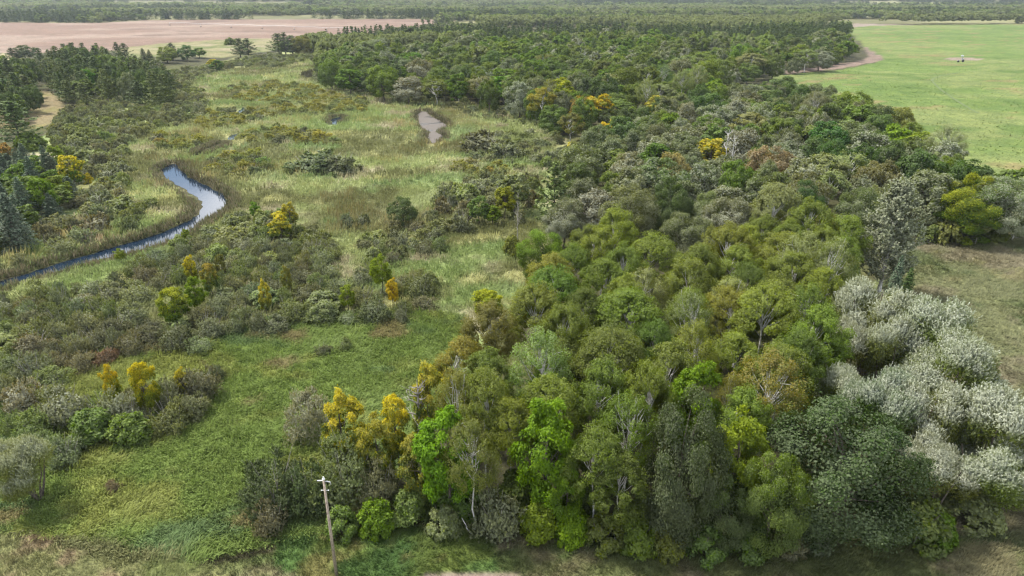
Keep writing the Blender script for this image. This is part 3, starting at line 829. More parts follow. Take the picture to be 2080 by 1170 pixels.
T('birch', 1255, 422, 13.5, 3.4, 'yolive', 'yellowish birch crowning the back of the olive stand', 'yellowish birch at the stand top')
T('birch', 1225, 462, 13.0, 3.0, 'yolive', 'bright yellowish birch below the stand top')
T('birch', 1585, 372, 14.5, 4.2, 'polive', 'large pale yellowish birch behind the white limb fan', 'large pale yellowish birch')
T('birch', 1655, 405, 14.0, 3.6, 'yolive', 'tall yellowish birch above the white limb fan')
T('oak', 1105, 466, 9.5, 4.1, 'fresh', 'rounded bright green tree alone on the marsh edge', 'round bright green marsh edge tree', top=(0.11, 0.17, 0.03))
T('snag', 1053, 392, 11.0, 1.2, None, 'tall dead grey trunk standing on the marsh edge', 'tall dead trunk')
T('bush', 1040, 480, 4.0, 1.5, 'yolive', 'small yellowish tree at the foot of the tall dead trunk')
T('maple', 990, 592, 5.0, 2.2, 'lime', 'small lime tree at the left of the birch stand', top=YG)
T('birch', 935, 690, 10.5, 2.8, 'yolive', 'yellow tipped birch at the left tip of the stand', top=(0.22, 0.19, 0.03))
# --- silver willows
W = [(1795, 572, 12.5, 5.4, 'large white topped willow at the back of the willow clump', 'back white willow'), (1895, 604, 12.5, 5.6, 'large white willow beside the dry meadow', 'white willow by the dry meadow'),
     (1738, 655, 10.0, 3.6, 'greyish willow on the shaded left side of the clump', 'left grey willow'), (1830, 655, 11.0, 4.2, 'white plumed willow in the middle of the clump', 'middle white willow'),
     (1965, 685, 12.0, 5.0, 'tall pale willow on the right shoulder of the clump', 'right shoulder willow'), (1800, 752, 11.5, 4.2, 'brown flecked white willow behind the broad dark oak', 'brown flecked willow'),
     (1890, 770, 11.0, 4.4, 'white tipped willow with green lower shoots at the clump centre', 'central green footed willow'), (2045, 795, 11.0, 5.0, 'pale green willow at the right edge of the view', 'right edge willow'),
     (1915, 900, 8.5, 3.4, 'low willow with white plumes right of the broad dark oak', 'low plumed willow'), (2025, 893, 8.0, 4.2, 'greener low willow at the lower right of the clump', 'lower right willow'),
     (1720, 745, 8.5, 3.0, 'small grey willow bordering the dark gap', 'small gap willow')]
for px, py, h, r, lb, sh in W:
    T('willow', px, py, h, r, 'wsilver', lb, sh)
T('bush', 1875, 1010, 4.2, 2.8, 'mid', 'green bush at the foot of the low plumed willow')
T('bush', 1905, 1040, 3.0, 2.0, 'fresh', 'low leafy green bush nearest the right hand grass')
T('bush', 1990, 1000, 3.2, 2.4, 's_green', 'yellowish green bush below the lower right willow')
T('poplar', 1837, 368, 18.0, 3.9, 'psilver', 'tall columnar silver poplar with a white trunk', 'tall silver poplar')
T('spruce', 1833, 520, 9.5, 1.5, 'blue', 'dark narrow spruce at the foot of the tall silver poplar')
T('spruce', 1853, 545, 7.5, 1.5, 'pine', 'second smaller spruce by the poplar and the dry meadow')
T('spruce', 1745, 545, 6.0, 1.2, 'blue', 'small bluish spruce between birches and silver willows')
# --- foreground shrubs
T('shrub', 700, 882, 7.5, 3.9, 's_green', 'big rounded olive willow shrub behind the utility pole', 'big willow shrub behind the pole')
T('shrub', 545, 925, 5.5, 3.4, 'grey2', 'dark green willow shrub left of the utility pole', 'dark shrub left of the pole')
T('shrub', 620, 800, 5.2, 2.8, 's_pale', 'grey green willow shrub left of the yellow maple', 'grey shrub by the yellow maple')
T('shrub', 760, 935, 5.5, 2.2, 's_brown', 'brownish twiggy shrub right of the big willow shrub')
T('shrub', 620, 940, 5.0, 2.6, 'grey2', 'deep green shrub joining the two willow shrubs by the pole')
T('shrub', 545, 1018, 3.2, 1.7, 's_brown', 'small dry pinkish grey shrub with bare twigs', 'dry twiggy shrub')
T('bush', 762, 1020, 3.0, 1.6, 'fresh', 'small bright green bush right of the utility pole', 'bright bush by the pole')
T('bush', 690, 1035, 2.6, 1.5, 'mid', 'low green bush just behind the pole')
T('bush', 830, 1000, 3.0, 1.8, 'mid', 'low green bush under the yellowing maple')
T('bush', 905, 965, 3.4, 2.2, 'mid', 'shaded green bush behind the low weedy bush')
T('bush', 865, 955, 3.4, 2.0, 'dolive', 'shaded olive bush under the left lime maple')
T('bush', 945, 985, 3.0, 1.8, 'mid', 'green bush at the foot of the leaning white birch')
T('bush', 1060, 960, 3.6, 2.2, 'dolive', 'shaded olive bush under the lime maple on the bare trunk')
T('bush', 900, 1035, 2.4, 1.6, 's_green', 'low weedy bush below the left lime maple')
T('shrub', 1015, 1000, 4.2, 2.6, 's_grey', 'grey olive shrub at the foot of the wood', 'grey olive shrub at the wood foot')
T('bush', 1095, 1025, 3.4, 1.7, 'ylime', 'yellow leaved low bush at the foot of the wood', 'yellow bush at the wood foot')
T('bush', 1165, 1040, 3.0, 1.5, 'lime', 'lime green low bush at the foot of the narrow lime sapling')
T('bush', 1230, 1050, 3.0, 1.7, 'yolive', 'yellowish olive bush at the wood foot right of the lime one')
T('bush', 1300, 1050, 3.2, 1.8, 'olive', 'olive bush under the forked white birch')
T('bush', 1360, 1070, 2.6, 1.6, 'yolive', 'yellowish bush at the foot of the tall grey green oak')
T('bush', 1440, 1070, 3.0, 1.8, 'mid', 'green bush at the foot of the small dark oak')
T('bush', 1525, 1060, 3.2, 1.8, 'mid', 'dark green bush under the narrow dark front oak')
T('bush', 1610, 1070, 2.2, 1.7, 's_brown', 'low brownish bush between the two front oaks')
T('bush', 1660, 1060, 2.4, 1.6, 'grey', 'low grey green bush left of the broad dark oak foot')
T('maple', 690, 795, 9.5, 2.0, 'olive', 'bright yellow maple above the big willow shrub', 'yellow maple', top=YEL)
T('maple', 760, 850, 8.5, 1.9, 'olive', 'yellowing green maple right of the yellow maple', 'yellowing maple', top=(0.24, 0.22, .03))
T('maple', 800, 808, 9.0, 1.4, 'olive', 'yellow topped small tree under the grey dead branches', top=YEL)
T('maple', 868, 738, 11.0, 1.8, 'olive', 'pale yellow tree right of the grey dead branches', 'pale yellow tree', top=(0.36, 0.33, 0.07))
T('snag', 838, 770, 10.0, 2.6, None, 'leafless grey tree between two yellow trees', 'leafless grey tree')
T('maple', 845, 880, 8.5, 1.8, 'yolive', 'yellow flecked olive tree left of the left lime maple', top=(0.26, 0.24, .03))
T('willow', 35, 885, 7.2, 3.0, 'cream', 'pale cream willow at the lower left', 'pale cream willow')
T('shrub', 115, 880, 3.4, 2.2, 's_grey', 'grey shrub behind the pale cream willow')
T('shrub', 225, 975, 1.4, 0.9, 's_rust', 'small dry pinkish weed clump in the green meadow')
# --- lower left thicket
for px, py, h, r, t, lb, sh in [
    (30, 775, 4.0, 2.6, 's_pale', 'pale grey willow shrub at the far left of the lower thicket', None), (120, 790, 4.2, 2.8, 's_pale', 'silvery shrub left of the small yellow tree', 'silvery thicket shrub'),
    (205, 800, 4.2, 2.7, 's_grey', 'grey olive shrub under the small yellow tree', None), (245, 800, 4.0, 2.4, 's_pale', 'silvery twiggy shrub left of the tall yellow tree', None),
    (330, 765, 4.0, 2.5, 's_brown', 'brown grey shrub right of the tall yellow tree', None), (395, 745, 4.2, 2.7, 's_brown', 'large brownish shrub at the right end of the lower thicket', 'brownish end shrub'),
    (340, 815, 3.6, 2.4, 's_green', 'olive shrub at the lower right of the lower thicket', None), (180, 835, 3.4, 2.4, 'mid', 'leafy green shrub on the meadow side of the lower thicket', None),
    (60, 830, 3.4, 2.4, 's_green', 'green shrub behind the pale cream willow top', None), (255, 845, 3.2, 2.2, 'mid', 'dark leafy shrub below the tall yellow tree', None),
    (430, 740, 2.2, 1.4, 's_dark', 'small dark shrub beyond the brownish end shrub', None), (385, 800, 3.0, 2.0, 's_brown', 'brown shrub under the brownish end shrub', None)]:
    T('bush' if t == 'mid' else 'shrub', px, py, h, r, t, lb, sh)
T('maple', 283, 738, 7.0, 1.3, 'ylime', 'tall bright yellow tree in the lower left thicket', 'tall yellow thicket tree', top=YEL)
T('maple', 215, 742, 6.0, .9, 'ylime', 'small orange yellow tree left of the tall yellow thicket tree', 'small orange yellow tree', top=ORA)
T('maple', 363, 748, 4.6, .7, 'yolive', 'tiny yellow sapling among the brown thicket shrubs', top=YEL)
T('shrub', 208, 708, 2.0, 1.8, 's_rust', 'rusty pink shrub on the grass above the lower thicket', 'rusty pink shrub')
T('shrub', 95, 708, 2.4, 1.0, 'cream', 'small cream topped shrub by the meadow corner')
# --- middle left thicket: trees standing out of it
for px, py, h, r, t, lb, sh, tp in [
    (345, 585, 6.0, 2.0, 'fresh', 'bright green tree over the middle thicket', 'bright green thicket tree', YG), (390, 562, 6.0, 1.5, 'lime', 'lime green sapling right of the bright green thicket tree', 'lime thicket sapling', None),
    (381, 520, 6.0, .9, 'ylime', 'yellow topped sapling behind the lime thicket sapling', None, YEL), (443, 517, 5.0, .9, 'yolive', 'small yellowish sapling in the middle thicket centre', None, None),
    (532, 568, 6.0, .85, 'yolive', 'slender yellow aspen on a thin white stem', 'slender yellow aspen', YEL), (577, 540, 5.6, .85, 'yolive', 'slender yellow green aspen right of the slender yellow one', None, (0.2, 0.19, .03)),
    (565, 432, 6.0, 1.9, 'yolive', 'yellow green tree at the top of the middle thicket', 'yellow green thicket tree', YEL), (584, 412, 6.2, 1.6, 'yolive', 'yellower tree touching the yellow green thicket tree', None, YEL),
    (420, 535, 5.6, 1.2, 'mid', 'green and gold sapling between lime and yellowish ones', None, (0.26, 0.20, .03)), (515, 410, 3.8, 1.1, 'fresh', 'small fresh green tree by the stream bend', None, None),
    (770, 518, 6.4, 1.6, 'ylime', 'pale lime tall tree in the marsh shrubs', 'pale lime marsh tree', None), (795, 566, 4.6, .85, 'orange', 'small orange tree right of the pale lime marsh tree', 'small orange marsh tree', ORA),
    (702, 580, 4.2, 1.1, 'ylime', 'small lime shrub tree left of the small orange marsh tree', None, None), (1000, 418, 4.2, 1.7, 'lime', 'bright lime bush near the tall dead trunk', 'bright lime bush', None),
    (1045, 352, 9.0, 3.2, 'polive', 'pale green tree left of the dark conifer', 'pale green marsh edge tree', (0.17, .19, .07)), (1025, 380, 7.0, 2.2, 'ylime', 'yellowish tree under the pale green marsh edge tree', None, None),
    (972, 400, 6.0, 2.0, 'mid', 'mid green tree left of the bright lime bush', None, None), (375, 465, 2.6, .8, 'ylime', 'tiny lime sapling on the near stream bank', None, None), (240, 505, 2.6, .9, 'ylime', 'tiny yellow lime sapling by the lower stream', None, None)]:
    T('maple', px, py, h, r, t, lb, sh, tp)
T('oak', 815, 402, 6.0, 3.1, 'dark', 'dark round tree standing over the central marsh shrubs', 'dark round marsh tree')
for px, py, h, r, t, lb, sh in [
    (705, 433, 3.2, 1.8, 's_grey', 'round grey shrub standing alone in the marsh', 'lone round grey shrub'), (735, 435, 2.6, 1.7, 's_brown', 'brown shrub right of the lone round grey shrub', None),
    (760, 605, 3.6, 2.9, 's_dark', 'dark twiggy shrub below the small orange marsh tree', 'dark shrub below the orange tree'), (850, 560, 3.4, 2.8, 's_green', 'olive shrub right of the small orange marsh tree', None),
    (655, 700, 1.4, 1.3, 's_dark', 'small brown shrub alone in the green meadow', 'small brown meadow shrub'), (700, 685, 1.8, 1.3, 's_green', 'small olive shrub right of the small brown meadow shrub', None),
    (640, 308, 5.0, 7.2, 's_dark', 'broad dark shrub clump alone in the open marsh', 'broad dark marsh clump'), (685, 316, 4.6, 6.0, 's_dark', 'right half of the broad dark marsh clump', None),
    (980, 268, 6.0, 7.0, 's_dark', 'dark shrub clump below the muddy pool', 'dark clump by the muddy pool'), (1030, 288, 4.6, 6.0, 's_brown', 'greyer shrub right of the dark clump by the muddy pool', None),
    (960, 213, 3.0, 3.0, 's_grey', 'round grey shrub right of the muddy pool', None), (880, 150, 2.6, 4.0, 's_green', 'low shrub at the forest foot above the muddy pool', None),
    (968, 362, 4.2, 3.4, 's_pale', 'pale grey shrub in the marsh edge thicket', None)]:
    T('shrub', px, py, h, r, t, lb, sh)
# --- left bank trees
for sp, px, py, h, r, t, lb, sh, tp in [
    ('spruce', 83, 296, 10.5, 2.6, 'blue', 'tallest blue spruce on the left bank', 'tallest blue spruce', None), ('spruce', 53, 318, 10.0, 2.8, 'blue', 'blue spruce left of the tallest one', None, None),
    ('spruce', 96, 310, 9.0, 2.4, 'blue', 'blue spruce half behind the tallest one', None, None), ('spruce', 31, 360, 9.5, 2.8, 'blue', 'lower blue spruce nearest the left thicket', 'lower blue spruce', None),
    ('spruce', 4, 392, 11.0, 3.2, 'blue', 'blue spruce cut by the left edge', 'edge blue spruce', None), ('spruce', 26, 302, 8.0, 2.2, 'blue', 'small blue spruce behind the others', None, None),
    ('maple', 136, 315, 8.5, 2.7, 'ylime', 'yellow tree right of the blue spruces', 'yellow spruce side tree', YEL), ('maple', 104, 296, 8.0, 2.4, 'ylime', 'yellow lime tree behind the blue spruces', None, None),
    ('maple', 108, 356, 6.5, 2.7, 'lime', 'rounded lime tree in front of the blue spruces', 'lime tree before the spruces', None), ('maple', 175, 352, 3.5, 1.1, 'yellow', 'small yellow tree in the left thicket', None, YEL),
    ('maple', 30, 335, 8.0, 3.0, 'fresh', 'bright green tree between the blue spruces', None, None), ('maple', 8, 292, 8.0, 2.6, 'brolive', 'orange tinged tree at the left edge', None, (0.25, .14, .03)),
    ('pine', 18, 205, 14.0, 5.6, 'pine', 'big dark round topped pine at the left edge', 'big dark edge pine', None), ('bush', 55, 270, 5.0, 4.0, 'mid', 'green undergrowth tree beside the big dark edge pine', None, None),
    ('pine', 10, 118, 15.0, 4.6, 'pine', 'dark pine on the slope at the left edge', None, None), ('pine', 45, 152, 12.0, 4.2, 'lpine', 'lighter pine above the tan slope', 'pine above the tan slope', None),
    ('pine', 62, 168, 9.0, 3.4, 'lpine', 'short pine beside the tan slope', None, None), ('pine', 8, 160, 11.0, 4.6, 'pine', 'dense pine left of the tan slope', None, None),
    ('oak', 52, 117, 9.0, 6.0, 'grey', 'grey green tree behind the left pines', None, None), ('oak', 45, 92, 9.0, 7.0, 'dark', 'dark round tree at the brown field edge', 'dark tree at the field edge', None),
    ('pine', 20, 97, 8.0, 5.0, 'pine', 'dark pine by the brown field corner', None, None), ('pine', 75, 97, 9.0, 4.0, 'pine', 'pointed pine by the brown field', None, None),
    ('maple', 170, 140, 11.0, 3.6, 'fresh', 'bright green tree in front of the dark pines', 'bright green tree by the pines', None), ('maple', 165, 162, 9.0, 5.4, 'fresh', 'broad bright green tree at the foot of the dark pines', None, None),
    ('oak', 288, 124, 11.0, 6.0, 'dark', 'dark oak at the right end of the pine stand', 'dark oak ending the pines', None), ('oak', 325, 140, 9.5, 5.0, 'dark', 'dark green oak next to the marsh right of the pines', None, None),
    ('pine', 234, 86, 13.0, 4.4, 'pine', 'tall pine standing clear of the pine stand', 'clear standing pine', None), ('pine', 249, 88, 12.0, 5.0, 'pine', 'second tall pine beside the clear standing pine', None, None),
    ('spruce', 288, 98, 10.0, 4.0, 'pine', 'small dark spruce right of the clear standing pines', None, None), ('spruce', 301, 101, 9.0, 3.6, 'pine', 'second small spruce by the field margin', None, None),
    ('pine', 345, 87, 11.0, 6.0, 'pine', 'dark pine in the tree group on the field margin', 'margin group pine', None), ('oak', 335, 95, 10.0, 6.5, 'yolive', 'yellowish tree left in the field margin group', None, None),
    ('oak', 375, 92, 10.0, 6.0, 'dark', 'dark tree right in the field margin group', None, None), ('maple', 402, 97, 7.0, 5.0, 'fresh', 'small round green tree alone on the field margin', None, None),
    ('bush', 466, 76, 6.0, 5.0, 'mid', 'small round bush at the brown field edge', None, None), ('pine', 483, 78, 13.0, 6.5, 'pine', 'dark pine pair at the marsh head left one', 'marsh head pine', None),
    ('pine', 500, 78, 13.0, 7.5, 'pine', 'broader dark pine at the marsh head right one', None, None), ('pine', 562, 68, 15.0, 8.0, 'pine', 'tall dark pine group leader beyond the marsh head', None, None),
    ('pine', 575, 66, 16.0, 8.0, 'pine', 'tall dark pine right of the group leader', None, None), ('pine', 590, 72, 14.0, 8.0, 'dark', 'dark tree at the right of the far pine group', None, None),
    ('oak', 610, 72, 14.0, 8.0, 'brolive', 'brownish tree beyond the marsh head', None, None), ('pine', 688, 67, 13.0, 8.0, 'pine', 'dark pine at the brown field edge', None, None),
    ('oak', 715, 71, 11.0, 7.0, 'dark', 'small dark tree at the brown field edge', None, None), ('oak', 773, 62, 11.0, 9.0, 'grey', 'rounded grey tree below the brown field', None, None),
    ('pine', 834, 55, 16.0, 12.0, 'pine', 'large dark round tree at the brown field end', None, None), ('maple', 438, 122, 7.0, 4.0, 'fresh', 'small green tree by the upper marsh', None, None),
    ('maple', 430, 120, 6.0, 3.0, 'ylime', 'small yellow green tree by the upper marsh', None, YEL)]:
    T(sp, px, py, h, r, t, lb, sh, tp)
# --- middle distance wood: trees one can pick out
for sp, px, py, h, r, t, lb, sh, tp in [
    ('oak', 1345, 322, 13.0, 6.4, 'grey', 'big oak with silvery cauliflower crown behind the birch stand', 'big silvery oak', None), ('oak', 1285, 345, 12.0, 5.2, 'grey', 'silvery oak left of the big silvery oak', None, None),
    ('oak', 1205, 388, 10.0, 5.0, 'silver', 'silver grey oak right of the dark conifer', 'silver oak by the conifer', None), ('oak', 1150, 405, 9.5, 4.0, 'silver', 'silver grey oak hugging the dark conifer', None, None),
    ('pine', 1128, 330, 14.0, 3.9, 'lpine', 'dark drooping conifer on the marsh edge', 'dark marsh edge conifer', None), ('oak', 1490, 402, 11.0, 4.6, 'silver', 'silvery tree at the back right of the birch stand', 'silvery tree behind the birches', None),
    ('oak', 1505, 325, 12.0, 4.0, 'mid', 'green oak below the white dead aspen', None, None), ('oak', 1435, 330, 11.0, 3.6, 'silver', 'narrow silvery oak under the yellow maple', None, None),
    ('oak', 1370, 312, 12.0, 4.2, 'tan', 'tan leaved oak behind the big silvery oak', 'tan oak', None), ('oak', 1570, 296, 13.0, 5.2, 'tan', 'broad tan brown oak left of the dark oaks', 'broad tan oak', None),
    ('maple', 1448, 282, 11.0, 4.0, 'yolive', 'yellow maple beside the white dead aspen', 'yellow maple by the dead aspen', YEL), ('snag_white', 1482, 262, 15.0, 2.6, None, 'bare white aspen trunk with broken limbs', 'white dead aspen', None),
    ('snag_white', 1492, 275, 13.0, 2.2, None, 'second bare white aspen trunk beside the first', None, None), ('maple', 1362, 232, 11.0, 4.6, 'lime', 'round lime topped maple in the middle of the wood', 'round lime wood maple', None),
    ('maple', 1375, 236, 10.0, 4.0, 'ylime', 'yellow lime maple touching the round lime wood maple', None, None), ('maple', 1335, 290, 11.0, 4.6, 'fresh', 'bright green rounded maple above the big silvery oak', None, None),
    ('maple', 1220, 193, 13.0, 5.2, 'ylime', 'orange topped maple on the marsh side of the wood', 'orange topped maple', ORA), ('maple', 1145, 160, 15.0, 5.2, 'lime', 'tall yellow green maple on the marsh side', 'tall yellow green maple', YG),
    ('birch', 1100, 178, 14.0, 4.6, 'brolive', 'thin autumn brown birch left of the tall yellow green maple', None, (.20, .18, .03)), ('birch_thin', 1118, 160, 15.0, 4.4, 'brolive', 'thin brownish birch with a white stem on the marsh side', None, None),
    ('birch', 1185, 195, 12.0, 4.4, 'brolive', 'yellow brown birch left of the orange topped maple', None, (0.24, .16, .03)), ('maple', 1168, 290, 8.0, 3.2, 'yolive', 'small yellow tree at the marsh side below the orange topped maple', None, YEL),
    ('maple', 1250, 238, 9.0, 3.4, 'yolive', 'yellow shoulder tree below the orange topped maple', None, YEL), ('maple', 1230, 248, 8.0, 3.0, 'orange', 'orange small tree below the orange topped maple', None, ORA),
    ('birch', 1160, 230, 10.0, 4.0, 'brolive', 'brownish olive birch at the marsh edge below the yellow brown birch', None, None), ('oak', 1265, 240, 12.0, 6.0, 'dark', 'dark round oak right of the orange topped maple', 'dark oak by the orange maple', None),
    ('maple', 1340, 193, 11.0, 5.0, 'yolive', 'yellow topped tree behind the round lime wood maple', None, (0.24, .22, .03)), ('maple', 1458, 162, 12.0, 5.0, 'lime', 'bright lime tree before the field track', None, None),
    ('birch_thin', 1930, 254, 14.0, 4.6, 's_brown', 'bare topped aspen with white trunks at the green field', 'white trunked field aspen', None), ('maple', 1868, 270, 10.0, 4.6, 'ylime', 'bright yellow lime tree left of the white trunked field aspen', 'yellow lime field tree', None),
    ('maple', 1825, 255, 11.0, 4.4, 'ylime', 'yellow lime tree further left of the field aspen', None, None), ('maple', 1678, 216, 11.0, 3.6, 'lime', 'lime tree amid the silver oaks', 'lime tree amid silver oaks', None),
    ('oak', 1830, 218, 10.0, 5.0, 'brolive', 'brownish oak at the green field edge', None, None), ('oak', 1735, 185, 12.0, 7.5, 'olive', 'broad olive tree at the green field edge', 'broad olive field edge tree', None),
    ('oak', 1590, 155, 12.0, 7.5, 'dark', 'dark oak where the track meets the wood', 'dark oak by the track', None), ('oak', 1650, 170, 12.0, 6.0, 'grey', 'grey oak right of the dark oak by the track', None, None),
    ('birch_thin', 1660, 185, 13.0, 4.4, 's_brown', 'bare limbed aspen amid the silver oaks', None, None), ('oak', 1985, 358, 12.0, 6.2, 'fresh', 'broad bright green oak above the fence', 'broad bright green oak', YG),
    ('oak', 1790, 325, 12.0, 4.6, 'polive', 'pale yellow green oak left of the tall silver poplar', None, None), ('oak', 2055, 360, 12.0, 6.0, 'silver', 'silver oak at the right edge above the fence', None, None),
    ('oak', 1900, 345, 12.0, 6.0, 'grey', 'grey green oak right of the tall silver poplar', None, None), ('oak', 1775, 270, 12.0, 6.6, 'silver', 'large silver crowned oak in the right wood', 'large silver crowned oak', None),
    ('birch_thin', 1390, 140, 15.0, 4.4, 'polive', 'white stemmed pale aspen in the far middle wood', None, None), ('birch_thin', 1350, 130, 15.0, 4.4, 'polive', 'white stemmed aspen left of the other pale aspens', None, None),
    ('birch_thin', 1420, 132, 15.0, 4.4, 'polive', 'white stemmed aspen right of the other pale aspens', None, None), ('birch_thin', 1315, 160, 14.0, 4.0, 'polive', 'grey stemmed aspen above the yellow topped tree', None, None),
    ('bush', 1642, 58, 7.0, 9.0, 'cream', 'pale cream tree at the field track bend', None, None), ('spruce', 1588, 120, 8.0, 3.6, 'silver', 'pale silver tree by the lower track', None, None)]:
    T(sp, px, py, h, r, t, lb, sh, tp)
# --- autumn undergrowth before the right hand wood
for px, py, h, r, t, lb in [(1895, 455, 3.4, 2.2, 'brolive', 'bronze bush at the wood edge behind the fence'), (1932, 440, 5.0, 2.6, 'brolive', 'taller bronze bush right of the wood edge one'),
                            (1912, 478, 1.4, 1.0, 'orange', 'tiny orange bush at the fence'), (2030, 465, 2.4, 2.0, 'brolive', 'bronze bush near the pale fence post'), (1962, 482, 1.5, 1.2, 'ylime', 'small lime bush in the fence line'), (1996, 480, 1.2, 1.4, 'fresh', 'small green weed clump left of the pale fence post')]:
    T('bush', px, py, h, r, t, lb)
NHAND = len(PL)

# ------------------------------------------------------------------ filling the stands
def too_close(x, y, r, k):
    for q in GRID.get((int(x // 12), int(y // 12)), ()):
        pass
    cx, cy_ = int(x // 12), int(y // 12)
    for i in (-1, 0, 1):
        for j in (-1, 0, 1):
            for (qx, qy, qr) in GRID.get((cx + i, cy_ + j), ()):
                if (qx - x) ** 2 + (qy - y) ** 2 < ((qr + r) * k) ** 2:
                    return True
    return False
GRID = {}
def occupy(x, y, r):
    GRID.setdefault((int(x // 12), int(y // 12)), []).append((x, y, r))
for p in PL:
    occupy(p['x'], p['y'], p['r'])
WATERS = [STREAM, UPSTREAM, POND, POOL_A, POOL_B, MUDPOND]
def fill(pp, hplane, tries, choices, hr, rr, k, kind='tree', seed=1, dens=None, sink=0.0):
    """Plants at random, spaced by their crowns, whose tops show inside the outline pp."""
    r = np.random.default_rng(seed)
    a = np.array(pp, float)
    poly = [tuple(float(q) for q in flat(u, v, hplane)) for u, v in pp]
    b = np.array(poly)
    xs = r.uniform(b[:, 0].min(), b[:, 0].max(), tries); ys = r.uniform(b[:, 1].min(), b[:, 1].max(), tries)
    ok = inside(xs, ys, poly)
    for wpoly in WATERS:
        ok &= ~(inside(xs, ys, wpoly) | (edge_dist(xs, ys, wpoly) < 2.2) | inside(xs, ys + 6.0, wpoly) | inside(xs, ys + 3.0, wpoly) | inside(xs, ys + 9.0, wpoly))
    ok &= ~inside(xs, ys, Z['crop']) & ~inside(xs, ys, Z['tilled']) & ~inside(xs, ys, Z['track'])
    names = [c[0] for c in choices]; wts = np.array([c[2] for c in choices], float); wts /= wts.sum()
    xs, ys = xs[ok], ys[ok]
    zz = terrain(xs, ys)
    tx_, ty_, _ = pix(xs, ys, zz + hplane)
    ok = inside(tx_, ty_, pp); xs, ys, zz = xs[ok], ys[ok], zz[ok]
    n = 0
    for x, y, z in zip(xs, ys, zz):
        if dens is not None and fbm(x, y, dens[0], dens[1]) < dens[2]:
            continue
        rad = r.uniform(*rr); h = r.uniform(*hr) * (0.75 + 0.25 * rad / rr[1])
        if too_close(x, y, rad, k):
            continue
        # neighbours tend to share a kind and a colour
        u = np.clip(fbm(x, y, 26 if kind == 'tree' else 12, seed % 5 + 20) * 1.6 - 0.3 + r.normal() * 0.24, 0, .9999)
        i = int(np.searchsorted(np.cumsum(wts), u))
        sp, tint, _ = choices[min(i, len(choices) - 1)]
        PL.append(dict(sp=sp, x=float(x), y=float(y), z=float(z) - sink, h=h, r=rad, tint=tint, label=None, short=None, top=None, cat=None, name=None, hand=False, fill=kind))
        occupy(x, y, rad); n += 1
    return n
BIRCHES = [('birch', 'dolive', 2), ('birch', 'olive', 6), ('birch', 'yolive', 4), ('birch_thin', 'polive', 1.2), ('birch', 'olive', 3), ('birch_thin', 'olive', .9), ('birch', 'brolive', .4)]
fill([(1235, 432), (1400, 478), (1470, 470), (1560, 400), (1700, 410), (1750, 470), (1740, 590), (1680, 640), (1650, 740), (1640, 780), (1560, 830), (1470, 840), (1330, 845), (1200, 845), (1030, 840), (900, 830), (870, 800),
      (900, 740), (930, 690), (985, 615), (1050, 555), (1130, 500), (1170, 470)], 12.0, 9000, BIRCHES, (11.0, 13.8), (2.7, 4.2), 0.74, seed=21)
OAKS = [('oak', 'dark', 3), ('oak', 'mid', 2), ('oak', 'grey', 4), ('oak', 'silver', 4), ('birch', 'polive', 1.2), ('oak', 'grey', 2), ('maple', 'mid', 1), ('birch', 'olive', 1.4), ('oak', 'dark', 2)]
fill([(1170, 285), (1245, 205), (1400, 170), (1520, 158), (1600, 158), (1700, 180), (1800, 215), (1900, 262), (1990, 320), (2080, 330), (2300, 340), (2300, 368), (2080, 362), (1900, 372), (1780, 405), (1700, 395), (1560, 388), (1460, 445), (1300, 400), (1190, 400), (1140, 350)],
     11.5, 16000, OAKS, (10.0, 13.5), (3.2, 5.6), 0.80, seed=22)
FARW = [('oak', 'silver', 1.5), ('oak', 'grey', 2), ('oak', 'dark', 1.5), ('oak', 'mid', 2.5), ('birch', 'olive', 2), ('maple', 'fresh', 2), ('oak', 'olive', 2), ('oak', 'dark', 1), ('pine', 'pine', .8), ('birch', 'polive', 1)]
fill([(640, 100), (760, 85), (900, 78), (1100, 66), (1300, 62), (1420, 78), (1400, 100), (1545, 88), (1690, 66), (1735, 82), (1735, 96), (1640, 112), (1540, 124), (1440, 140), (1400, 160), (1245, 205), (1150, 215), (1050, 175), (900, 158), (760, 150), (660, 130)],
     12.0, 30000, FARW, (10, 16.5), (4.0, 7.8), 0.80, seed=23)
PINES = [('pine', 'pine', 3), ('pine', 'lpine', 4), ('oak', 'dark', 2), ('pine', 'pine', 2), ('oak', 'grey', 1), ('maple', 'mid', 1)]
fill([(75, 108), (120, 88), (170, 88), (230, 100), (300, 112), (340, 135), (330, 160), (280, 165), (200, 150), (140, 160), (90, 140)], 12, 3000, PINES, (10, 15.5), (2.8, 4.6), 0.84, seed=24)
fill([(-300, 110), (0, 110), (60, 118), (70, 165), (20, 190), (-300, 230)], 12, 3000, PINES, (9, 15), (2.8, 4.6), 0.84, seed=25)
fill([(-300, 290), (0, 285), (100, 300), (130, 330), (60, 400), (0, 430), (-300, 520)], 8, 2500, [('spruce', 'blue', 3), ('maple', 'mid', 2), ('maple', 'fresh', 2), ('bush', 'mid', 1), ('maple', 'lime', 1)], (5, 9), (2.0, 3.0), 0.62, seed=26)
# undergrowth along the foot of the front trees
fill([(880, 1040), (1000, 1045), (1200, 1080), (1400, 1095), (1600, 1085), (1640, 1050), (1500, 1000), (1200, 1000), (950, 980), (850, 990)], 2.0, 700, [('bush', 'olive', 2), ('bush', 'mid', 2), ('bush', 'yolive', 2), ('bush', 'brolive', 1)], (2.0, 3.6), (1.2, 1.9), 0.62, 'shrub', seed=27)
SH = [('shrub', 's_dark', 2), ('shrub', 's_brown', 3), ('shrub', 's_grey', 4), ('shrub', 's_green', 3), ('shrub', 's_pale', 1.3), ('bush', 's_green', 1)]
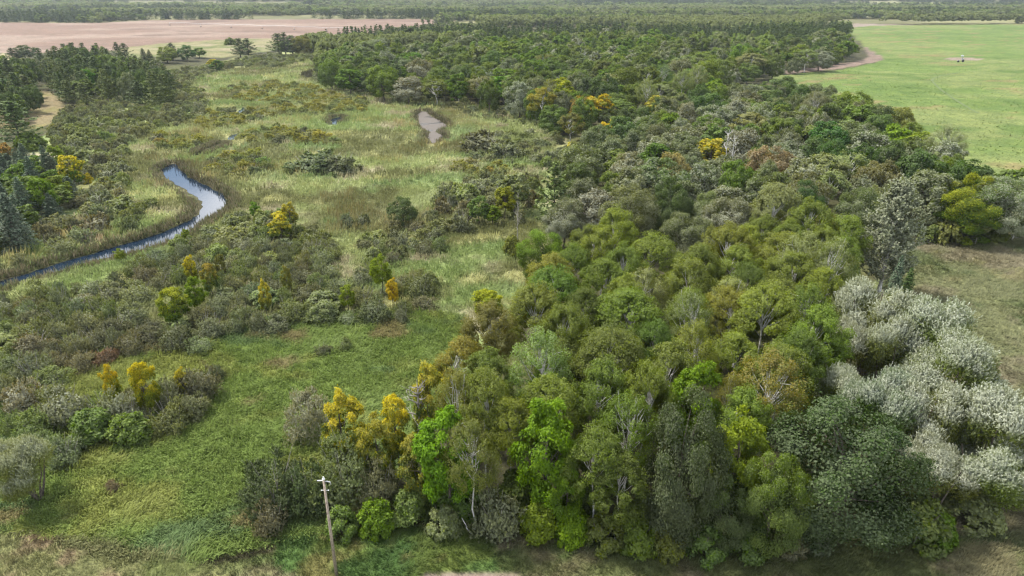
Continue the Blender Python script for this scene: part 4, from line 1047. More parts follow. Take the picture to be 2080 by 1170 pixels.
# middle left thicket
fill([(-150, 640), (0, 590), (110, 572), (250, 548), (300, 512), (400, 460), (470, 425), (560, 425), (640, 460), (685, 500), (660, 560), (650, 630), (560, 640), (480, 650), (400, 685), (300, 690), (200, 715), (120, 745), (30, 775), (-150, 800)], 2.6, 9000, SH, (2.2, 4.0), (1.6, 2.9), 0.66, 'shrub', seed=31, dens=(16, 4, 0.41))
# lower left thicket
fill([(-150, 790), (20, 770), (120, 790), (260, 790), (330, 765), (440, 745), (440, 800), (380, 835), (330, 860), (180, 880), (60, 880), (-150, 890)], 2.6, 1500, SH, (2.4, 3.8), (1.5, 2.4), 0.74, 'shrub', seed=32)
# marsh shrubs right of it
fill([(690, 560), (760, 530), (870, 545), (880, 600), (800, 640), (700, 650), (680, 610)], 2.2, 900, SH, (1.8, 3.2), (1.4, 2.4), 0.8, 'shrub', seed=33, dens=(12, 6, .42))
fill([(725, 478), (800, 440), (900, 455), (905, 485), (830, 505), (780, 520), (730, 500)], 2.2, 900, SH, (1.8, 3.2), (1.4, 2.4), 0.8, 'shrub', seed=34)
fill([(855, 438), (900, 370), (1000, 345), (1090, 355), (1080, 400), (1050, 440), (960, 445), (880, 450)], 2.4, 1200, SH, (2.4, 4.2), (1.8, 2.8), 0.78, 'shrub', seed=35)
fill([(950, 275), (1040, 262), (1140, 250), (1160, 290), (1120, 330), (1000, 315), (940, 310)], 2.2, 1500, SH, (1.6, 3.4), (1.8, 3.2), 0.85, 'shrub', seed=36, dens=(18, 8, .42))
fill([(860, 190), (960, 205), (1060, 215), (1150, 245), (1140, 262), (1040, 240), (940, 225), (900, 205)], 2.2, 1500, SH, (1.6, 3.2), (1.8, 3.2), 0.9, 'shrub', seed=37, dens=(22, 9, .45))
fill([(640, 160), (760, 185), (870, 195), (1000, 200), (1080, 230), (1060, 212), (900, 178), (700, 160), (630, 142)], 2.2, 1500, SH, (2.0, 3.4), (2.0, 3.4), 0.8, 'shrub', seed=38)
# the long thicket on the left bank
fill([(105, 235), (170, 200), (260, 165), (345, 155), (420, 200), (410, 225), (370, 245), (300, 255), (250, 290), (245, 330), (260, 390), (315, 395), (310, 420), (240, 455), (180, 475), (100, 500), (0, 525), (-200, 600), (-200, 430), (60, 420), (130, 370), (140, 310), (100, 270)], 2.6, 9000, SH, (2.2, 4.2), (2.0, 3.4), 0.80, 'shrub', seed=39)
fill([(345, 155), (350, 140), (420, 130), (520, 110), (640, 98), (650, 112), (560, 130), (480, 125), (420, 145), (380, 165), (420, 190)], 2.6, 5000, SH, (2.0, 4.0), (2.2, 3.8), 0.85, 'shrub', seed=40)
# low mossy mats of sweet gale out in the marsh
MAT = [('shrub', 's_moss', 3), ('shrub', 's_green', 2), ('shrub', 's_moss', 2), ('shrub', 's_dark', 1)]
for k, (pp, n) in enumerate([([(305, 285), (330, 275), (430, 280), (430, 292), (380, 302), (320, 298)], 500), ([(425, 330), (470, 310), (550, 318), (555, 345), (500, 358), (440, 350)], 500), ([(370, 240), (430, 225), (530, 220), (560, 235), (470, 255), (400, 262)], 700),
                             ([(480, 268), (560, 260), (660, 270), (690, 290), (600, 292), (500, 285)], 700), ([(560, 200), (650, 205), (760, 195), (740, 225), (640, 235), (560, 225)], 700), ([(930, 335), (1000, 325), (1060, 340), (1010, 358), (950, 355)], 400),
                             ([(440, 185), (520, 165), (640, 175), (700, 200), (600, 205), (480, 205)], 700)]):
    fill(pp, 0.8, n, MAT, (2.0, 3.0), (2.0, 3.4), 0.86, 'mat', seed=50 + k, dens=(20, 3 + k, .27))

# ------------------------------------------------------------------ choose individuals, give labels, build
KIND = {'oak': 'oak_tree', 'birch': 'birch_tree', 'birch_thin': 'birch_tree', 'maple': 'maple_tree', 'willow': 'silver_willow', 'shrub': 'willow_shrub', 'bush': 'leafy_bush', 'spruce': 'spruce_tree', 'pine': 'pine_tree', 'poplar': 'poplar_tree', 'snag': 'dead_tree', 'snag_white': 'dead_tree'}
NOUN = {'oak': 'oak', 'birch': 'birch', 'birch_thin': 'thin birch', 'maple': 'maple', 'willow': 'willow', 'shrub': 'shrub', 'bush': 'bush', 'spruce': 'spruce', 'pine': 'pine', 'poplar': 'poplar', 'snag': 'dead tree', 'snag_white': 'dead tree'}
GROUP = {'oak_tree': 'oaks of the mixed wood', 'birch_tree': 'birches of the wood', 'maple_tree': 'maples and other leafy trees', 'silver_willow': 'silver willows of the clump', 'willow_shrub': 'willow shrubs of the wetland', 'leafy_bush': 'bushes along the wood edges', 'spruce_tree': 'spruces', 'pine_tree': 'pines', 'dead_tree': 'dead standing trees'}
for p in PL:
    p['px'], p['py'], p['dep'] = (float(q) for q in pix(p['x'], p['y'], p['z'] + p['h']))
    p['vis'] = -60 < p['px'] < 2140 and -20 < p['py'] < 1190
    p['size'] = p['r'] * FPX / p['dep']
caps = {'tree': 300, 'shrub': 230, 'mat': 30}
rest = []
for kd, cap in caps.items():
    f = sorted([p for p in PL if not p['hand'] and p['fill'] == kd], key=lambda p: (not p['vis'], -p['size']))
    for i, p in enumerate(f):
        p['ind'] = p['vis'] and i < cap
        if not p['ind']: rest.append(p)
IND = [p for p in PL if p['hand'] or p.get('ind')]
LM = [p for p in IND if p['short']]
lx = np.array([p['px'] for p in LM]); ly = np.array([p['py'] for p in LM])
ORD = ['', 'second', 'third', 'fourth', 'fifth', 'sixth', 'seventh', 'eighth', 'ninth', 'tenth', 'eleventh', 'twelfth', 'thirteenth', 'fourteenth', 'fifteenth', 'sixteenth', 'seventeenth', 'eighteenth', 'nineteenth', 'twentieth']
buckets = {}
for p in IND:
    if p['label']: continue
    far = np.hypot(lx - p['px'], (ly - p['py']) * 1.7)
    i = int(np.argmin(far)); q = LM[i]
    dx, dy = p['px'] - q['px'], (p['py'] - q['py']) * 1.7
    rel = ('right of' if dx > 0 else 'left of') if abs(dx) > abs(dy) else ('in front of' if dy > 0 else 'beyond')
    w = TINT[p['tint']][2]
    noun = NOUN[p['sp']] if p.get('fill') != 'mat' else 'low shrub mat'
    buckets.setdefault((w, noun, rel, i), []).append((float(far[i]), p))
for (w, noun, rel, i), lst in buckets.items():
    lst.sort(key=lambda t: t[0])
    for k, (dd, p) in enumerate(lst):
        o = ('nearest ' if len(lst) > 1 else '') if k == 0 else (ORD[k] + ' nearest ' if k < len(ORD) else 'outermost ')
        p['label'] = f"{o}{w} {noun} {rel} the {LM[i]['short']}"
seen = {}
for p in IND:
    seen.setdefault(p['label'], []).append(p)
for lb, ps in seen.items():
    if len(ps) > 1: print('DUP LABEL', lb, len(ps))

prg = np.random.default_rng(77)
USED = {}
def pick_mesh(p):
    sp = p['sp']
    key = sp
    if p['dep'] > 125 and sp + '_mid' in MESH: key = sp + '_mid'
    if sp == 'shrub' and p['h'] > 4.3 and p['dep'] < 125: key = 'shrub_big'
    if sp == 'birch_thin' and p['dep'] > 125: key = 'birch_thin'
    k = USED.get(key, 0); USED[key] = k + 1
    opts = MESH[key]
    if sp == 'oak' and key == 'oak':
        opts = MESH['oak'][2:] if p['tint'] in ('silver', 'grey') else MESH['oak'][:2]
    return opts[k % len(opts)]
def rgba(t):
    c, s, _ = TINT[t]
    return (*c, s)
for p in IND:
    tm, cm, H0, R0 = pick_mesh(p)
    name = KIND[p['sp']]
    if p.get('fill') == 'mat': name = 'sweet_gale_mat'
    root = bpy.data.objects.new(name, None)
    root.empty_display_size = 0.5
    COL.objects.link(root)
    root.location = (p['x'], p['y'], p['z'])
    s = p['r'] / R0
    root.scale = (s * prg.uniform(.93, 1.07), s * prg.uniform(.93, 1.07), p['h'] / H0)
    root.rotation_euler = (0, 0, prg.uniform(0, 6.283))
    cat = 'shrub' if name in ('willow_shrub', 'leafy_bush', 'sweet_gale_mat') else 'tree'
    tag(root, p['label'], cat, 'low shrub mats in the marsh' if p.get('fill') == 'mat' else GROUP.get(name))
    if cm is not None:
        c = link('foliage' if cat == 'shrub' else 'crown', cm, root)
        col = np.array(rgba(p['tint']))
        col[:3] *= 1 + prg.normal(size=3) * np.array([.07, .05, .05]) + prg.normal() * .07
        c.color = tuple(np.clip(col, 0.005, 1))
        if p['top']:
            c.material_slots[0].link = 'OBJECT'; c.material_slots[0].material = M_AUTUMN
            c['top_tint'] = [float(v) for v in p['top']]
    link('stem' if cat == 'shrub' else 'trunk', tm, root)

# ------------------------------------------------------------------ what nobody could count: far woods and thickets (geometry nodes on points)
def scatter(name, pts, scl, rot, idx, sources, label=None):
    n = len(pts)
    me = bpy.data.meshes.new(name)
    me.vertices.add(n); me.vertices.foreach_set('co', np.asarray(pts, np.float32).ravel())
    a = me.attributes.new('scl', 'FLOAT_VECTOR', 'POINT'); a.data.foreach_set('vector', np.asarray(scl, np.float32).ravel())
    b = me.attributes.new('rot', 'FLOAT_VECTOR', 'POINT'); b.data.foreach_set('vector', np.asarray(rot, np.float32).ravel())
    c = me.attributes.new('idx', 'INT', 'POINT'); c.data.foreach_set('value', np.asarray(idx, np.int32))
    o = link(name, me, kind='stuff')
    ng = bpy.data.node_groups.new(name, 'GeometryNodeTree')
    ng.interface.new_socket('Geometry', in_out='INPUT', socket_type='NodeSocketGeometry')
    ng.interface.new_socket('Geometry', in_out='OUTPUT', socket_type='NodeSocketGeometry')
    gi = ng.nodes.new('NodeGroupInput'); go = ng.nodes.new('NodeGroupOutput'); jn = ng.nodes.new('GeometryNodeJoinGeometry')
    def attr(nm, dt):
        t = ng.nodes.new('GeometryNodeInputNamedAttribute'); t.data_type = dt; t.inputs['Name'].default_value = nm
        return t.outputs['Attribute']
    asc, aro, aix = attr('scl', 'FLOAT_VECTOR'), attr('rot', 'FLOAT_VECTOR'), attr('idx', 'INT')
    for k, so in enumerate(sources):
        cmp_ = ng.nodes.new('FunctionNodeCompare'); cmp_.data_type = 'INT'; cmp_.operation = 'EQUAL'
        ins = [s for s in cmp_.inputs if s.enabled]
        ng.links.new(aix, ins[0]); ins[1].default_value = k
        oi = ng.nodes.new('GeometryNodeObjectInfo'); oi.inputs['Object'].default_value = so; oi.inputs['As Instance'].default_value = True
        ip = ng.nodes.new('GeometryNodeInstanceOnPoints')
        ng.links.new(gi.outputs[0], ip.inputs['Points']); ng.links.new(cmp_.outputs['Result'], ip.inputs['Selection'])
        ng.links.new(oi.outputs['Geometry'], ip.inputs['Instance']); ng.links.new(aro, ip.inputs['Rotation']); ng.links.new(asc, ip.inputs['Scale'])
        ng.links.new(ip.outputs['Instances'], jn.inputs['Geometry'])
    ng.links.new(jn.outputs['Geometry'], go.inputs[0])
    m = o.modifiers.new('scatter', 'NODES'); m.node_group = ng
    return o
SRC = {}
def source(key, k, tint):
    kk = (key, k, tint)
    if kk not in SRC:
        tm, cm, H0, R0 = MESH[key][k % len(MESH[key])]
        so = bpy.data.objects.new('stand member', cm)     # shares the crown mesh; never linked to the scene by itself
        so.material_slots[0].link = 'OBJECT'; so.material_slots[0].material = fixed_leaf(tint)
        SRC[kk] = (so, H0, R0)
    return SRC[kk]
FL = {}
def fixed_leaf(tint):
    if tint in FL: return FL[tint]
    m = (M_NEEDLE if tint in ('pine', 'lpine', 'blue') else M_LEAF).copy(); m.name = 'leaf ' + tint
    nt = m.node_tree
    info = [n for n in nt.nodes if n.type == 'OBJECT_INFO'][0]
    c, s, _ = TINT[tint]
    rgb = nt.nodes.new('ShaderNodeRGB'); rgb.outputs[0].default_value = (*c, 1)
    val = nt.nodes.new('ShaderNodeValue'); val.outputs[0].default_value = s
    for l in list(nt.links):
        if l.from_socket == info.outputs['Color']: nt.links.new(rgb.outputs[0], l.to_socket)
        elif l.from_socket == info.outputs['Alpha']: nt.links.new(val.outputs[0], l.to_socket)
    FL[tint] = m
    return m
FARMESH = {'oak_far': [oak(131, 4.2), oak(132, 4.2, silver=.6)], 'birch_far': [birch(231, 3.6), birch(232, 3.6)], 'pine_far': [conifer(731, 3.4, H=14, R=3.4, kind='pine'), conifer(732, 3.2, H=14, R=2.8, kind='spruce')]}
MESH.update({k: [measured(e) for e in v] for k, v in FARMESH.items()})
class Stand:
    def __init__(s): s.p = []; s.s = []; s.r = []; s.i = []; s.src = []; s.key = {}
    def add(s, key, k, tint, x, y, z, r, h):
        so, H0, R0 = source(key, k, tint)
        if so.name not in s.key: s.key[so.name] = len(s.src); s.src.append(so)
        q = r / R0
        s.p.append((x, y, z)); s.s.append((q, q, h / H0)); s.r.append((0, 0, prg.uniform(0, 6.283))); s.i.append(s.key[so.name])
    def build(s, name):
        if s.p: return scatter(name, s.p, s.s, s.r, s.i, s.src)
thick = Stand(); wood = Stand(); mats = Stand()
for p in rest:
    sp = p['sp']
    key = {'oak': 'oak_mid', 'birch': 'birch_mid', 'birch_thin': 'birch_mid', 'maple': 'maple_mid', 'shrub': 'shrub_mid', 'bush': 'bush_mid', 'spruce': 'spruce', 'pine': 'pine_mid'}[sp]
    st = wood if p['fill'] == 'tree' else thick if p['fill'] == 'shrub' else mats
    if p['dep'] > 330 and sp in ('oak', 'birch', 'maple', 'birch_thin'): key = 'birch_far' if sp != 'oak' else 'oak_far'
    st.add(key, int(prg.integers(0, 3)), p['tint'], p['x'], p['y'], p['z'], p['r'], p['h'])
wood.build('woodland'); thick.build('thicket'); mats.build('low_shrubs')

# the far forest, to the horizon
far = Stand()
fr = np.random.default_rng(91)
ALLF = [Z[k] for k in ('crop', 'tilled', 'margin', 'track', 'upper_track', 'far_field', 'far_field2', 'far_field3', 'far_marsh', 'glade', 'left_clear')]
NEARW = to_ground([(-400, 1300), (-400, 100), (0, 104), (230, 98), (340, 88), (470, 80), (600, 84)]) + [tuple(float(q) for q in flat(u, v, 12)) for u, v in [(660, 96), (760, 84), (900, 78), (1100, 66), (1300, 62), (1420, 80), (1545, 88), (1700, 66)]] + to_ground([(1760, 60), (2080, 60), (2600, 60), (2600, 1300)])
LOWV = to_ground([(555, 108), (640, 100), (800, 90), (960, 78), (980, 60), (940, 46), (880, 55), (830, 62), (760, 70), (680, 78), (555, 88)])
d = 380.0
rows = []
while d < 6500:
    s = max(6.2, d / 110)
    w = d * 0.86 + 40
    n = int(2 * w / s)
    x = np.linspace(-w, w, n) + fr.uniform(-1.2, 1.2, n) * s
    y = d + fr.uniform(-1.2, 1.2, n) * s
    rows.append(np.stack([x, y, np.full(n, s)], 1))
    d += s
A = np.concatenate(rows)
ok = ~inside(A[:, 0], A[:, 1], NEARW)
for q in ALLF: ok &= ~inside(A[:, 0], A[:, 1], q)
ok &= fbm(A[:, 0] * .28, A[:, 1], 130, 44) > 0.37 + .06 * sstep(800, 1200, A[:, 1])                    # clearings
A = A[ok]; zz = terrain(A[:, 0], A[:, 1])
mixn = fbm(A[:, 0] * 0.22, A[:, 1] * 0.75, 140, 46); mixs = fbm(A[:, 0], A[:, 1], 60, 48)
FT = [('pine_far', 'pine'), ('pine_far', 'lpine'), ('oak_far', 'mid'), ('birch_far', 'olive'), ('oak_far', 'grey'), ('birch_far', 'f_green'), ('oak_far', 'f_pale'), ('birch_far', 'f_green'), ('birch_far', 'f_pale'), ('birch_far', 'polive')]
u = np.clip((mixn - 0.5) * 4.8 + (mixs - .5) * 1.6 + 0.5 + fr.normal(size=len(A)) * .20 - .12 * sstep(1900, 3200, A[:, 1]), 0, .999)  # more dark pines far off stand in for cloud shadow on the ridges
low = inside(A[:, 0], A[:, 1], LOWV)
for (x, y, s), z, uu, lw in zip(A, zz, u, low):
    if lw:
        far.add('oak_far', int(fr.integers(0, 2)), ('grey', 'mid', 's_green', 's_pale')[int(fr.integers(0, 4))], x, y, z - .3, fr.uniform(2.0, 3.6), fr.uniform(2.5, 5.5)); continue
    key, tint = FT[int(uu * len(FT))]
    pine = key == 'pine_far'
    far.add(key, int(fr.integers(0, 2)), tint, x, y, z - .5, s * fr.uniform(.55, .8) * (0.72 if pine else 1), fr.uniform(9, 15.5) * (1.12 if pine else 1))
far.build('forest')
print('individuals', len(IND), 'rest', len(rest), 'far', len(A))

# ------------------------------------------------------------------ grass and reeds
def tufts(name, poly, n, nb, L, W, lean, seed, wind=(0.8, -0.55), avoid=(), bright=1.0, keep=None, cmul=None):
    r = np.random.default_rng(seed)
    b = np.array(poly)
    x = r.uniform(b[:, 0].min(), b[:, 0].max(), n * 3); 
    y = r.uniform(b[:, 1].min(), b[:, 1].max(), n * 3)
    pxx, pyy, dd = pix(x, y, 0 * x)
    ok = inside(x, y, poly) & (pxx > -120) & (pxx < 2200) & (pyy < 1230)
    for q in avoid: ok &= ~inside(x, y, q)
    for q in (avoid if avoid and avoid[0] is STREAM else ()):
        for o_ in ((1.2, 2.4, 3.6) if q is STREAM else (1.5, 3, 4.5, 6, 7.5)): ok &= ~inside(x, y + o_, q)
    if keep is not None: ok &= keep(x, y)
    x, y = x[ok][:n], y[ok][:n]
    m = len(x); z = terrain(x, y)
    c = ground_color(x, y) * r.uniform(.84, 1.22, (m, 1)) * bright
    if cmul is not None: c = c * np.array(cmul)
    dist = np.hypot(x, y)
    ang = math.atan2(wind[1], wind[0]) + (fbm(x, y, 7, 71) - .5) * 5.0
    s = r.uniform(.65, 1.3, m) * (0.75 + 0.5 * fbm(x, y, 5, 73))
    tx = np.repeat(x, nb) + r.normal(size=m * nb) * L * .30
    ty = np.repeat(y, nb) + r.normal(size=m * nb) * L * .30
    tz = np.repeat(z, nb)
    a = np.repeat(ang, nb) + r.normal(size=m * nb) * .55
    ln = np.repeat(s, nb) * L * r.uniform(.7, 1.25, m * nb)
    le = np.clip(lean + r.normal(size=m * nb) * .22, 0.05, .97)
    dr = np.stack([np.cos(a) * le, np.sin(a) * le, np.sqrt(1 - le ** 2)], 1)
    sd = np.stack([-np.sin(a), np.cos(a), 0 * a], 1)
    B = np.stack([tx, ty, tz], 1)
    w = (W * r.uniform(.7, 1.3, m * nb))[:, None]
    lnn = ln[:, None]
    mid = B + dr * lnn * .55 + UP * lnn * .16
    V = np.stack([B - UP * .04, mid + sd * w / 2, B + dr * lnn, mid - sd * w / 2], 1).reshape(-1, 3)
    F = np.arange(len(V)).reshape(-1, 4)
    cc = np.repeat(np.repeat(c, nb, 0) * r.uniform(.88, 1.14, (m * nb, 1)), 4, 0)
    me = mesh_np(name, V, F, {'col': np.clip(cc, 0, .6)}, [M_GRASS])
    link(name, me, kind='stuff')
WAT = [STREAM, UPSTREAM, POND, POOL_A, POOL_B, MUDPOND]
tufts('meadow_grass', Z['meadow'], 23000, 8, 0.85, 0.066, .80, 1, bright=1.15)
tufts('verge_grass', to_ground([(-60, 1080), (220, 1100), (560, 1110), (760, 1075), (1000, 1060), (1400, 1070), (1900, 1060), (1980, 1020), (2140, 1010), (2140, 1230), (-60, 1230)]), 13000, 6, 0.42, 0.05, .62, 2, bright=1.12, avoid=[Z['dirt']])
tufts('dry_grass', to_ground([(1790, 530), (1870, 505), (2010, 492), (2160, 486), (2160, 1020), (2050, 1000), (2000, 900), (1900, 700), (1780, 600)]), 14000, 5, 0.50, 0.07, .7, 3, bright=1.1)
near_m = to_ground([(-60, 640), (0, 585), (300, 470), (400, 470), (480, 400), (640, 380), (900, 380), (1130, 440), (1110, 560), (1000, 650), (640, 660), (440, 745), (440, 800), (330, 880), (130, 985), (-60, 985), (-60, 790)])
tufts('marsh_sedge', near_m, 16000, 6, 1.05, 0.11, .50, 4, avoid=WAT + [Z['meadow']], bright=1.3)
mid_m = to_ground([(-80, 560), (0, 530), (200, 420), (200, 270), (380, 240), (460, 200), (900, 225), (1130, 290), (1100, 380), (1060, 440), (900, 380), (640, 380), (480, 400), (400, 470), (300, 470), (0, 585)])
tufts('marsh_sedge', mid_m, 19000, 5, 1.35, 0.20, .45, 5, avoid=WAT, bright=1.3)
far_m = to_ground([(300, 245), (330, 170), (420, 150), (640, 120), (700, 190), (860, 200), (1050, 232), (1140, 270), (1130, 300), (900, 225), (460, 215)])
tufts('marsh_sedge', far_m, 9500, 4, 1.6, 0.36, .42, 6, avoid=WAT, bright=1.25)
tufts('crop_leaves', to_ground([(1620, 165), (1800, 130), (1780, 100), (2160, 100), (2160, 400), (1950, 360), (1850, 300), (1740, 240)]), 9000, 4, 0.38, 0.24, .88, 8, bright=1.5, keep=lambda x, y: np.random.default_rng(5).random(len(x)) < np.clip(1.15 - (y - 120) / 330, 0, 1))
# taller reeds in drifts and along the banks
reedp = to_ground([(200, 420), (380, 240), (480, 165), (640, 180), (860, 205), (1000, 260), (1060, 440), (1040, 560), (900, 640), (700, 560), (640, 400), (480, 400), (300, 480), (0, 590), (-60, 590), (-60, 540)])
tufts('reeds', reedp, 9000, 6, 1.9, 0.12, .22, 7, avoid=WAT, keep=lambda x, y: fbm(x / 1.6, y, 13, 81) > .60, cmul=(1.18, 1.0, .95), bright=1.12)
def bank(poly, n, seed):
    r = np.random.default_rng(seed); b = np.array(poly); k = len(b)
    seg = np.roll(b, -1, 0) - b; ln = np.hypot(seg[:, 0], seg[:, 1]); pr = ln / ln.sum()
    i = r.choice(k, n, p=pr); t = r.random(n)
    nr = np.stack([seg[i, 1], -seg[i, 0]], 1) / (ln[i][:, None] + 1e-9)
    return b[i] + seg[i] * t[:, None], nr
for q, (pl, n) in enumerate(((STREAM, 2600), (UPSTREAM, 1500), (MUDPOND, 500), (POND, 260))):
    c0, nr = bank(pl, n, 90 + q)
    r_ = np.random.default_rng(95 + q)
    off = r_.uniform(.25, 3.0, n)[:, None]
    c1 = c0 + nr * off; out = ~inside(c1[:, 0], c1[:, 1], pl)
    c2 = c0 - nr * off; c1 = np.where(out[:, None], c1, c2)
    good = ~inside(c1[:, 0], c1[:, 1] + 1.5, pl) & ~inside(c1[:, 0], c1[:, 1] + 3, pl) & ~inside(c1[:, 0], c1[:, 1], pl) & ~inside(c1[:, 0], c1[:, 1], STREAM)
    xs, ys = c1[good, 0], c1[good, 1]
    m = len(xs); nb = 7
    a = r_.uniform(0, 6.283, m * nb); le = np.abs(r_.normal(size=m * nb)) * .25
    dr = np.stack([np.cos(a) * le, np.sin(a) * le, np.ones(m * nb)], 1); sd = np.stack([-np.sin(a), np.cos(a), 0 * a], 1)
    B = np.stack([np.repeat(xs, nb) + r_.normal(size=m * nb) * .3, np.repeat(ys, nb) + r_.normal(size=m * nb) * .3, np.zeros(m * nb)], 1)
    L = r_.uniform(.8, 1.7, m * nb)[:, None]
    V = np.stack([B, B + dr * L * .6 + sd * .06, B + dr * L, B + dr * L * .6 - sd * .06], 1).reshape(-1, 3)
    base = np.array([(0.20, 0.175, 0.095), (0.12, 0.14, 0.05), (0.24, 0.20, 0.12)])[r_.integers(0, 3, m)]
    cc = np.repeat(base, nb * 4, 0) * np.repeat(r_.uniform(.7, 1.2, m * nb), 4)[:, None]
    link('reeds', mesh_np('reeds', V, np.arange(len(V)).reshape(-1, 4), {'col': cc}, [M_GRASS]), kind='stuff')

# ------------------------------------------------------------------ built things
import bmesh
def bm_obj(name, bm, mat, parent=None, smooth=False):
    me = bpy.data.meshes.new(name); bm.to_mesh(me); bm.free(); me.materials.append(mat)
    if smooth: me.polygons.foreach_set('use_smooth', [True] * len(me.polygons))
    return link(name, me, parent)
def empty(name, loc, rz=0.0):
    o = bpy.data.objects.new(name, None); COL.objects.link(o); o.location = loc; o.rotation_euler = (0, 0, rz); o.empty_display_size = .5
    return o
def cyl(bm, a, b, r0, r1, k=10):
    from mathutils import Vector
    a = Vector(a); b = Vector(b); d = b - a
    m = d.to_track_quat('Z', 'Y').to_matrix().to_4x4(); m.translation = (a + b) / 2
    bmesh.ops.create_cone(bm, cap_ends=True, segments=k, radius1=r0, radius2=r1, depth=d.length, matrix=m)
def box(bm, c, s):
    from mathutils import Matrix, Vector
    bmesh.ops.create_cube(bm, size=1, matrix=Matrix.Translation(Vector(c)) @ Matrix.Diagonal((*s, 1)))

# utility pole
px_, py_, pz_ = P(657, 973, 9.8)
pole = empty('utility_pole', (px_, py_, pz_))
tag(pole, 'weathered wooden utility pole with small pale insulators at the bottom of the view', 'utility pole')
bm = bmesh.new(); cyl(bm, (0, 0, -.5), (0, 0, 9.8), .14, .09, 14); bm_obj('shaft', bm, M_POLE, pole, True)
bm = bmesh.new(); cyl(bm, (0, 0, 9.78), (0, 0, 9.86), .12, .10, 14); cyl(bm, (0, 0, 9.86), (0, 0, 10.02), .055, .04, 10); bm_obj('cap', bm, M_PORCELAIN, pole)
for sx, dy in ((-1, .04), (1, -.04)):
    bm = bmesh.new(); cyl(bm, (sx * .10, dy, 9.62), (sx * .52, dy, 9.60 if sx < 0 else 9.53), .03, .026, 8)
    a = bm_obj('bracket', bm, M_GALV, pole)
    bm = bmesh.new()
    for q in range(4): cyl(bm, (sx * (.24 + q * .07), dy, 9.615 - (.02 * q if sx > 0 else 0)), (sx * (.272 + q * .07), dy, 9.613 - (.02 * q if sx > 0 else 0)), .055, .046, 12)
    bm_obj('insulator', bm, M_PORCELAIN, a)
    bm = bmesh.new(); cyl(bm, (sx * .10, 0, 8.72), (sx * .27, 0, 8.73), .025, .025, 8); cyl(bm, (sx * .24, 0, 8.71), (sx * .31, 0, 8.72), .045, .038, 10); bm_obj('spool', bm, M_PORCELAIN, pole)
bm = bmesh.new(); cyl(bm, (.50, -.04, 9.54), (.53, -.04, 9.32), .04, .035, 10); bm_obj('clamp', bm, M_GALV, pole)

# irrigation pivot on the tilled field
tw = [(345, 52), (408, 55), (470, 57), (533, 59), (598, 61), (664, 64), (730, 66)]
tp = [P(a, b) for a, b in tw]
piv = empty('irrigation_pivot', tp[0])
tag(piv, 'long wheeled irrigation boom standing across the brown tilled field', 'irrigation boom')
o0 = np.array(tp[0])
bm = bmesh.new()
for k in range(len(tp) - 1):
    a = np.array(tp[k]) - o0 + (0, 0, 3.9); b = np.array(tp[k + 1]) - o0 + (0, 0, 3.9)
    m_ = (a + b) / 2 + (0, 0, .7)
    cyl(bm, a, m_, .12, .12, 6); cyl(bm, m_, b, .12, .12, 6)
bm_obj('pipe', bm, M_GALV, piv)
for k in range(len(tp) - 1):
    a = np.array(tp[k]) - o0 + (0, 0, 3.8); b = np.array(tp[k + 1]) - o0 + (0, 0, 3.8)
    bm = bmesh.new(); q = [a + (b - a) * t - np.array([0, 0, .9 * math.sin(math.pi * t) - .7 * math.sin(math.pi * t)]) - (0, 0, .6) for t in (0, .25, .5, .75, 1)]
    for i in range(4): cyl(bm, q[i], q[i + 1], .04, .04, 5)
    for i in (1, 2, 3): cyl(bm, q[i], q[i] + np.array([0, 0, 1.2]), .03, .03, 5)
    bm_obj('truss', bm, M_GALV, piv)
for k in range(len(tp)):
    a = np.array(tp[k]) - o0
    bm = bmesh.new()
    for s in (-1, 1): cyl(bm, a + (0, 1.6 * s, .5), a + (0, 0, 3.9), .09, .07, 6)
    cyl(bm, a + (0, -1.8, .55), a + (0, 1.8, .55), .08, .08, 6)
    t_ = bm_obj('tower', bm, M_GALV, piv)
    for s in (-1, 1):
        bm = bmesh.new(); cyl(bm, a + (-.15, 1.6 * s, .55), a + (.15, 1.6 * s, .55), .55, .55, 14); bm_obj('wheel', bm, M_RUBBER, t_)

# pump standing in the green crop, with two black barrels on the bare sand
gx, gy, gz = P(1953, 122)
pm = empty('field_pump', (gx, gy, gz))
tag(pm, 'grey capped pump stand in the middle of the green crop field', 'pump')
bm = bmesh.new(); cyl(bm, (0, 0, -.2), (0, 0, 2.6), .22, .16, 10); bm_obj('post', bm, M_GALV, pm)
bm = bmesh.new(); cyl(bm, (0, 0, 2.5), (0, 0, 2.9), .9, .8, 12); cyl(bm, (0, 0, 2.9), (0, 0, 3.2), .8, .2, 12); bm_obj('cap', bm, M_GALV, pm)
bm = bmesh.new(); box(bm, (.6, -.2, .6), (.7, .6, 1.2)); bm_obj('control_box', bm, M_GALV, pm)
for q, (a, b, lb) in enumerate(((1946, 126.5, 'low black barrel left of the grey field pump'), (1955.5, 126, 'tall black barrel in front of the grey field pump'))):
    x, y, z = P(a, b)
    br = empty('barrel', (x, y, z)); tag(br, lb, 'barrel', 'black barrels by the field pump')
    h = 1.2 + .5 * q
    bm = bmesh.new(); cyl(bm, (0, 0, 0), (0, 0, h), .62, .62, 14); bm_obj('drum', bm, M_RUBBER, br, False)
    bm = bmesh.new(); cyl(bm, (0, 0, h), (0, 0, h + .08), .66, .60, 14); bm_obj('lid', bm, M_GALV, br)

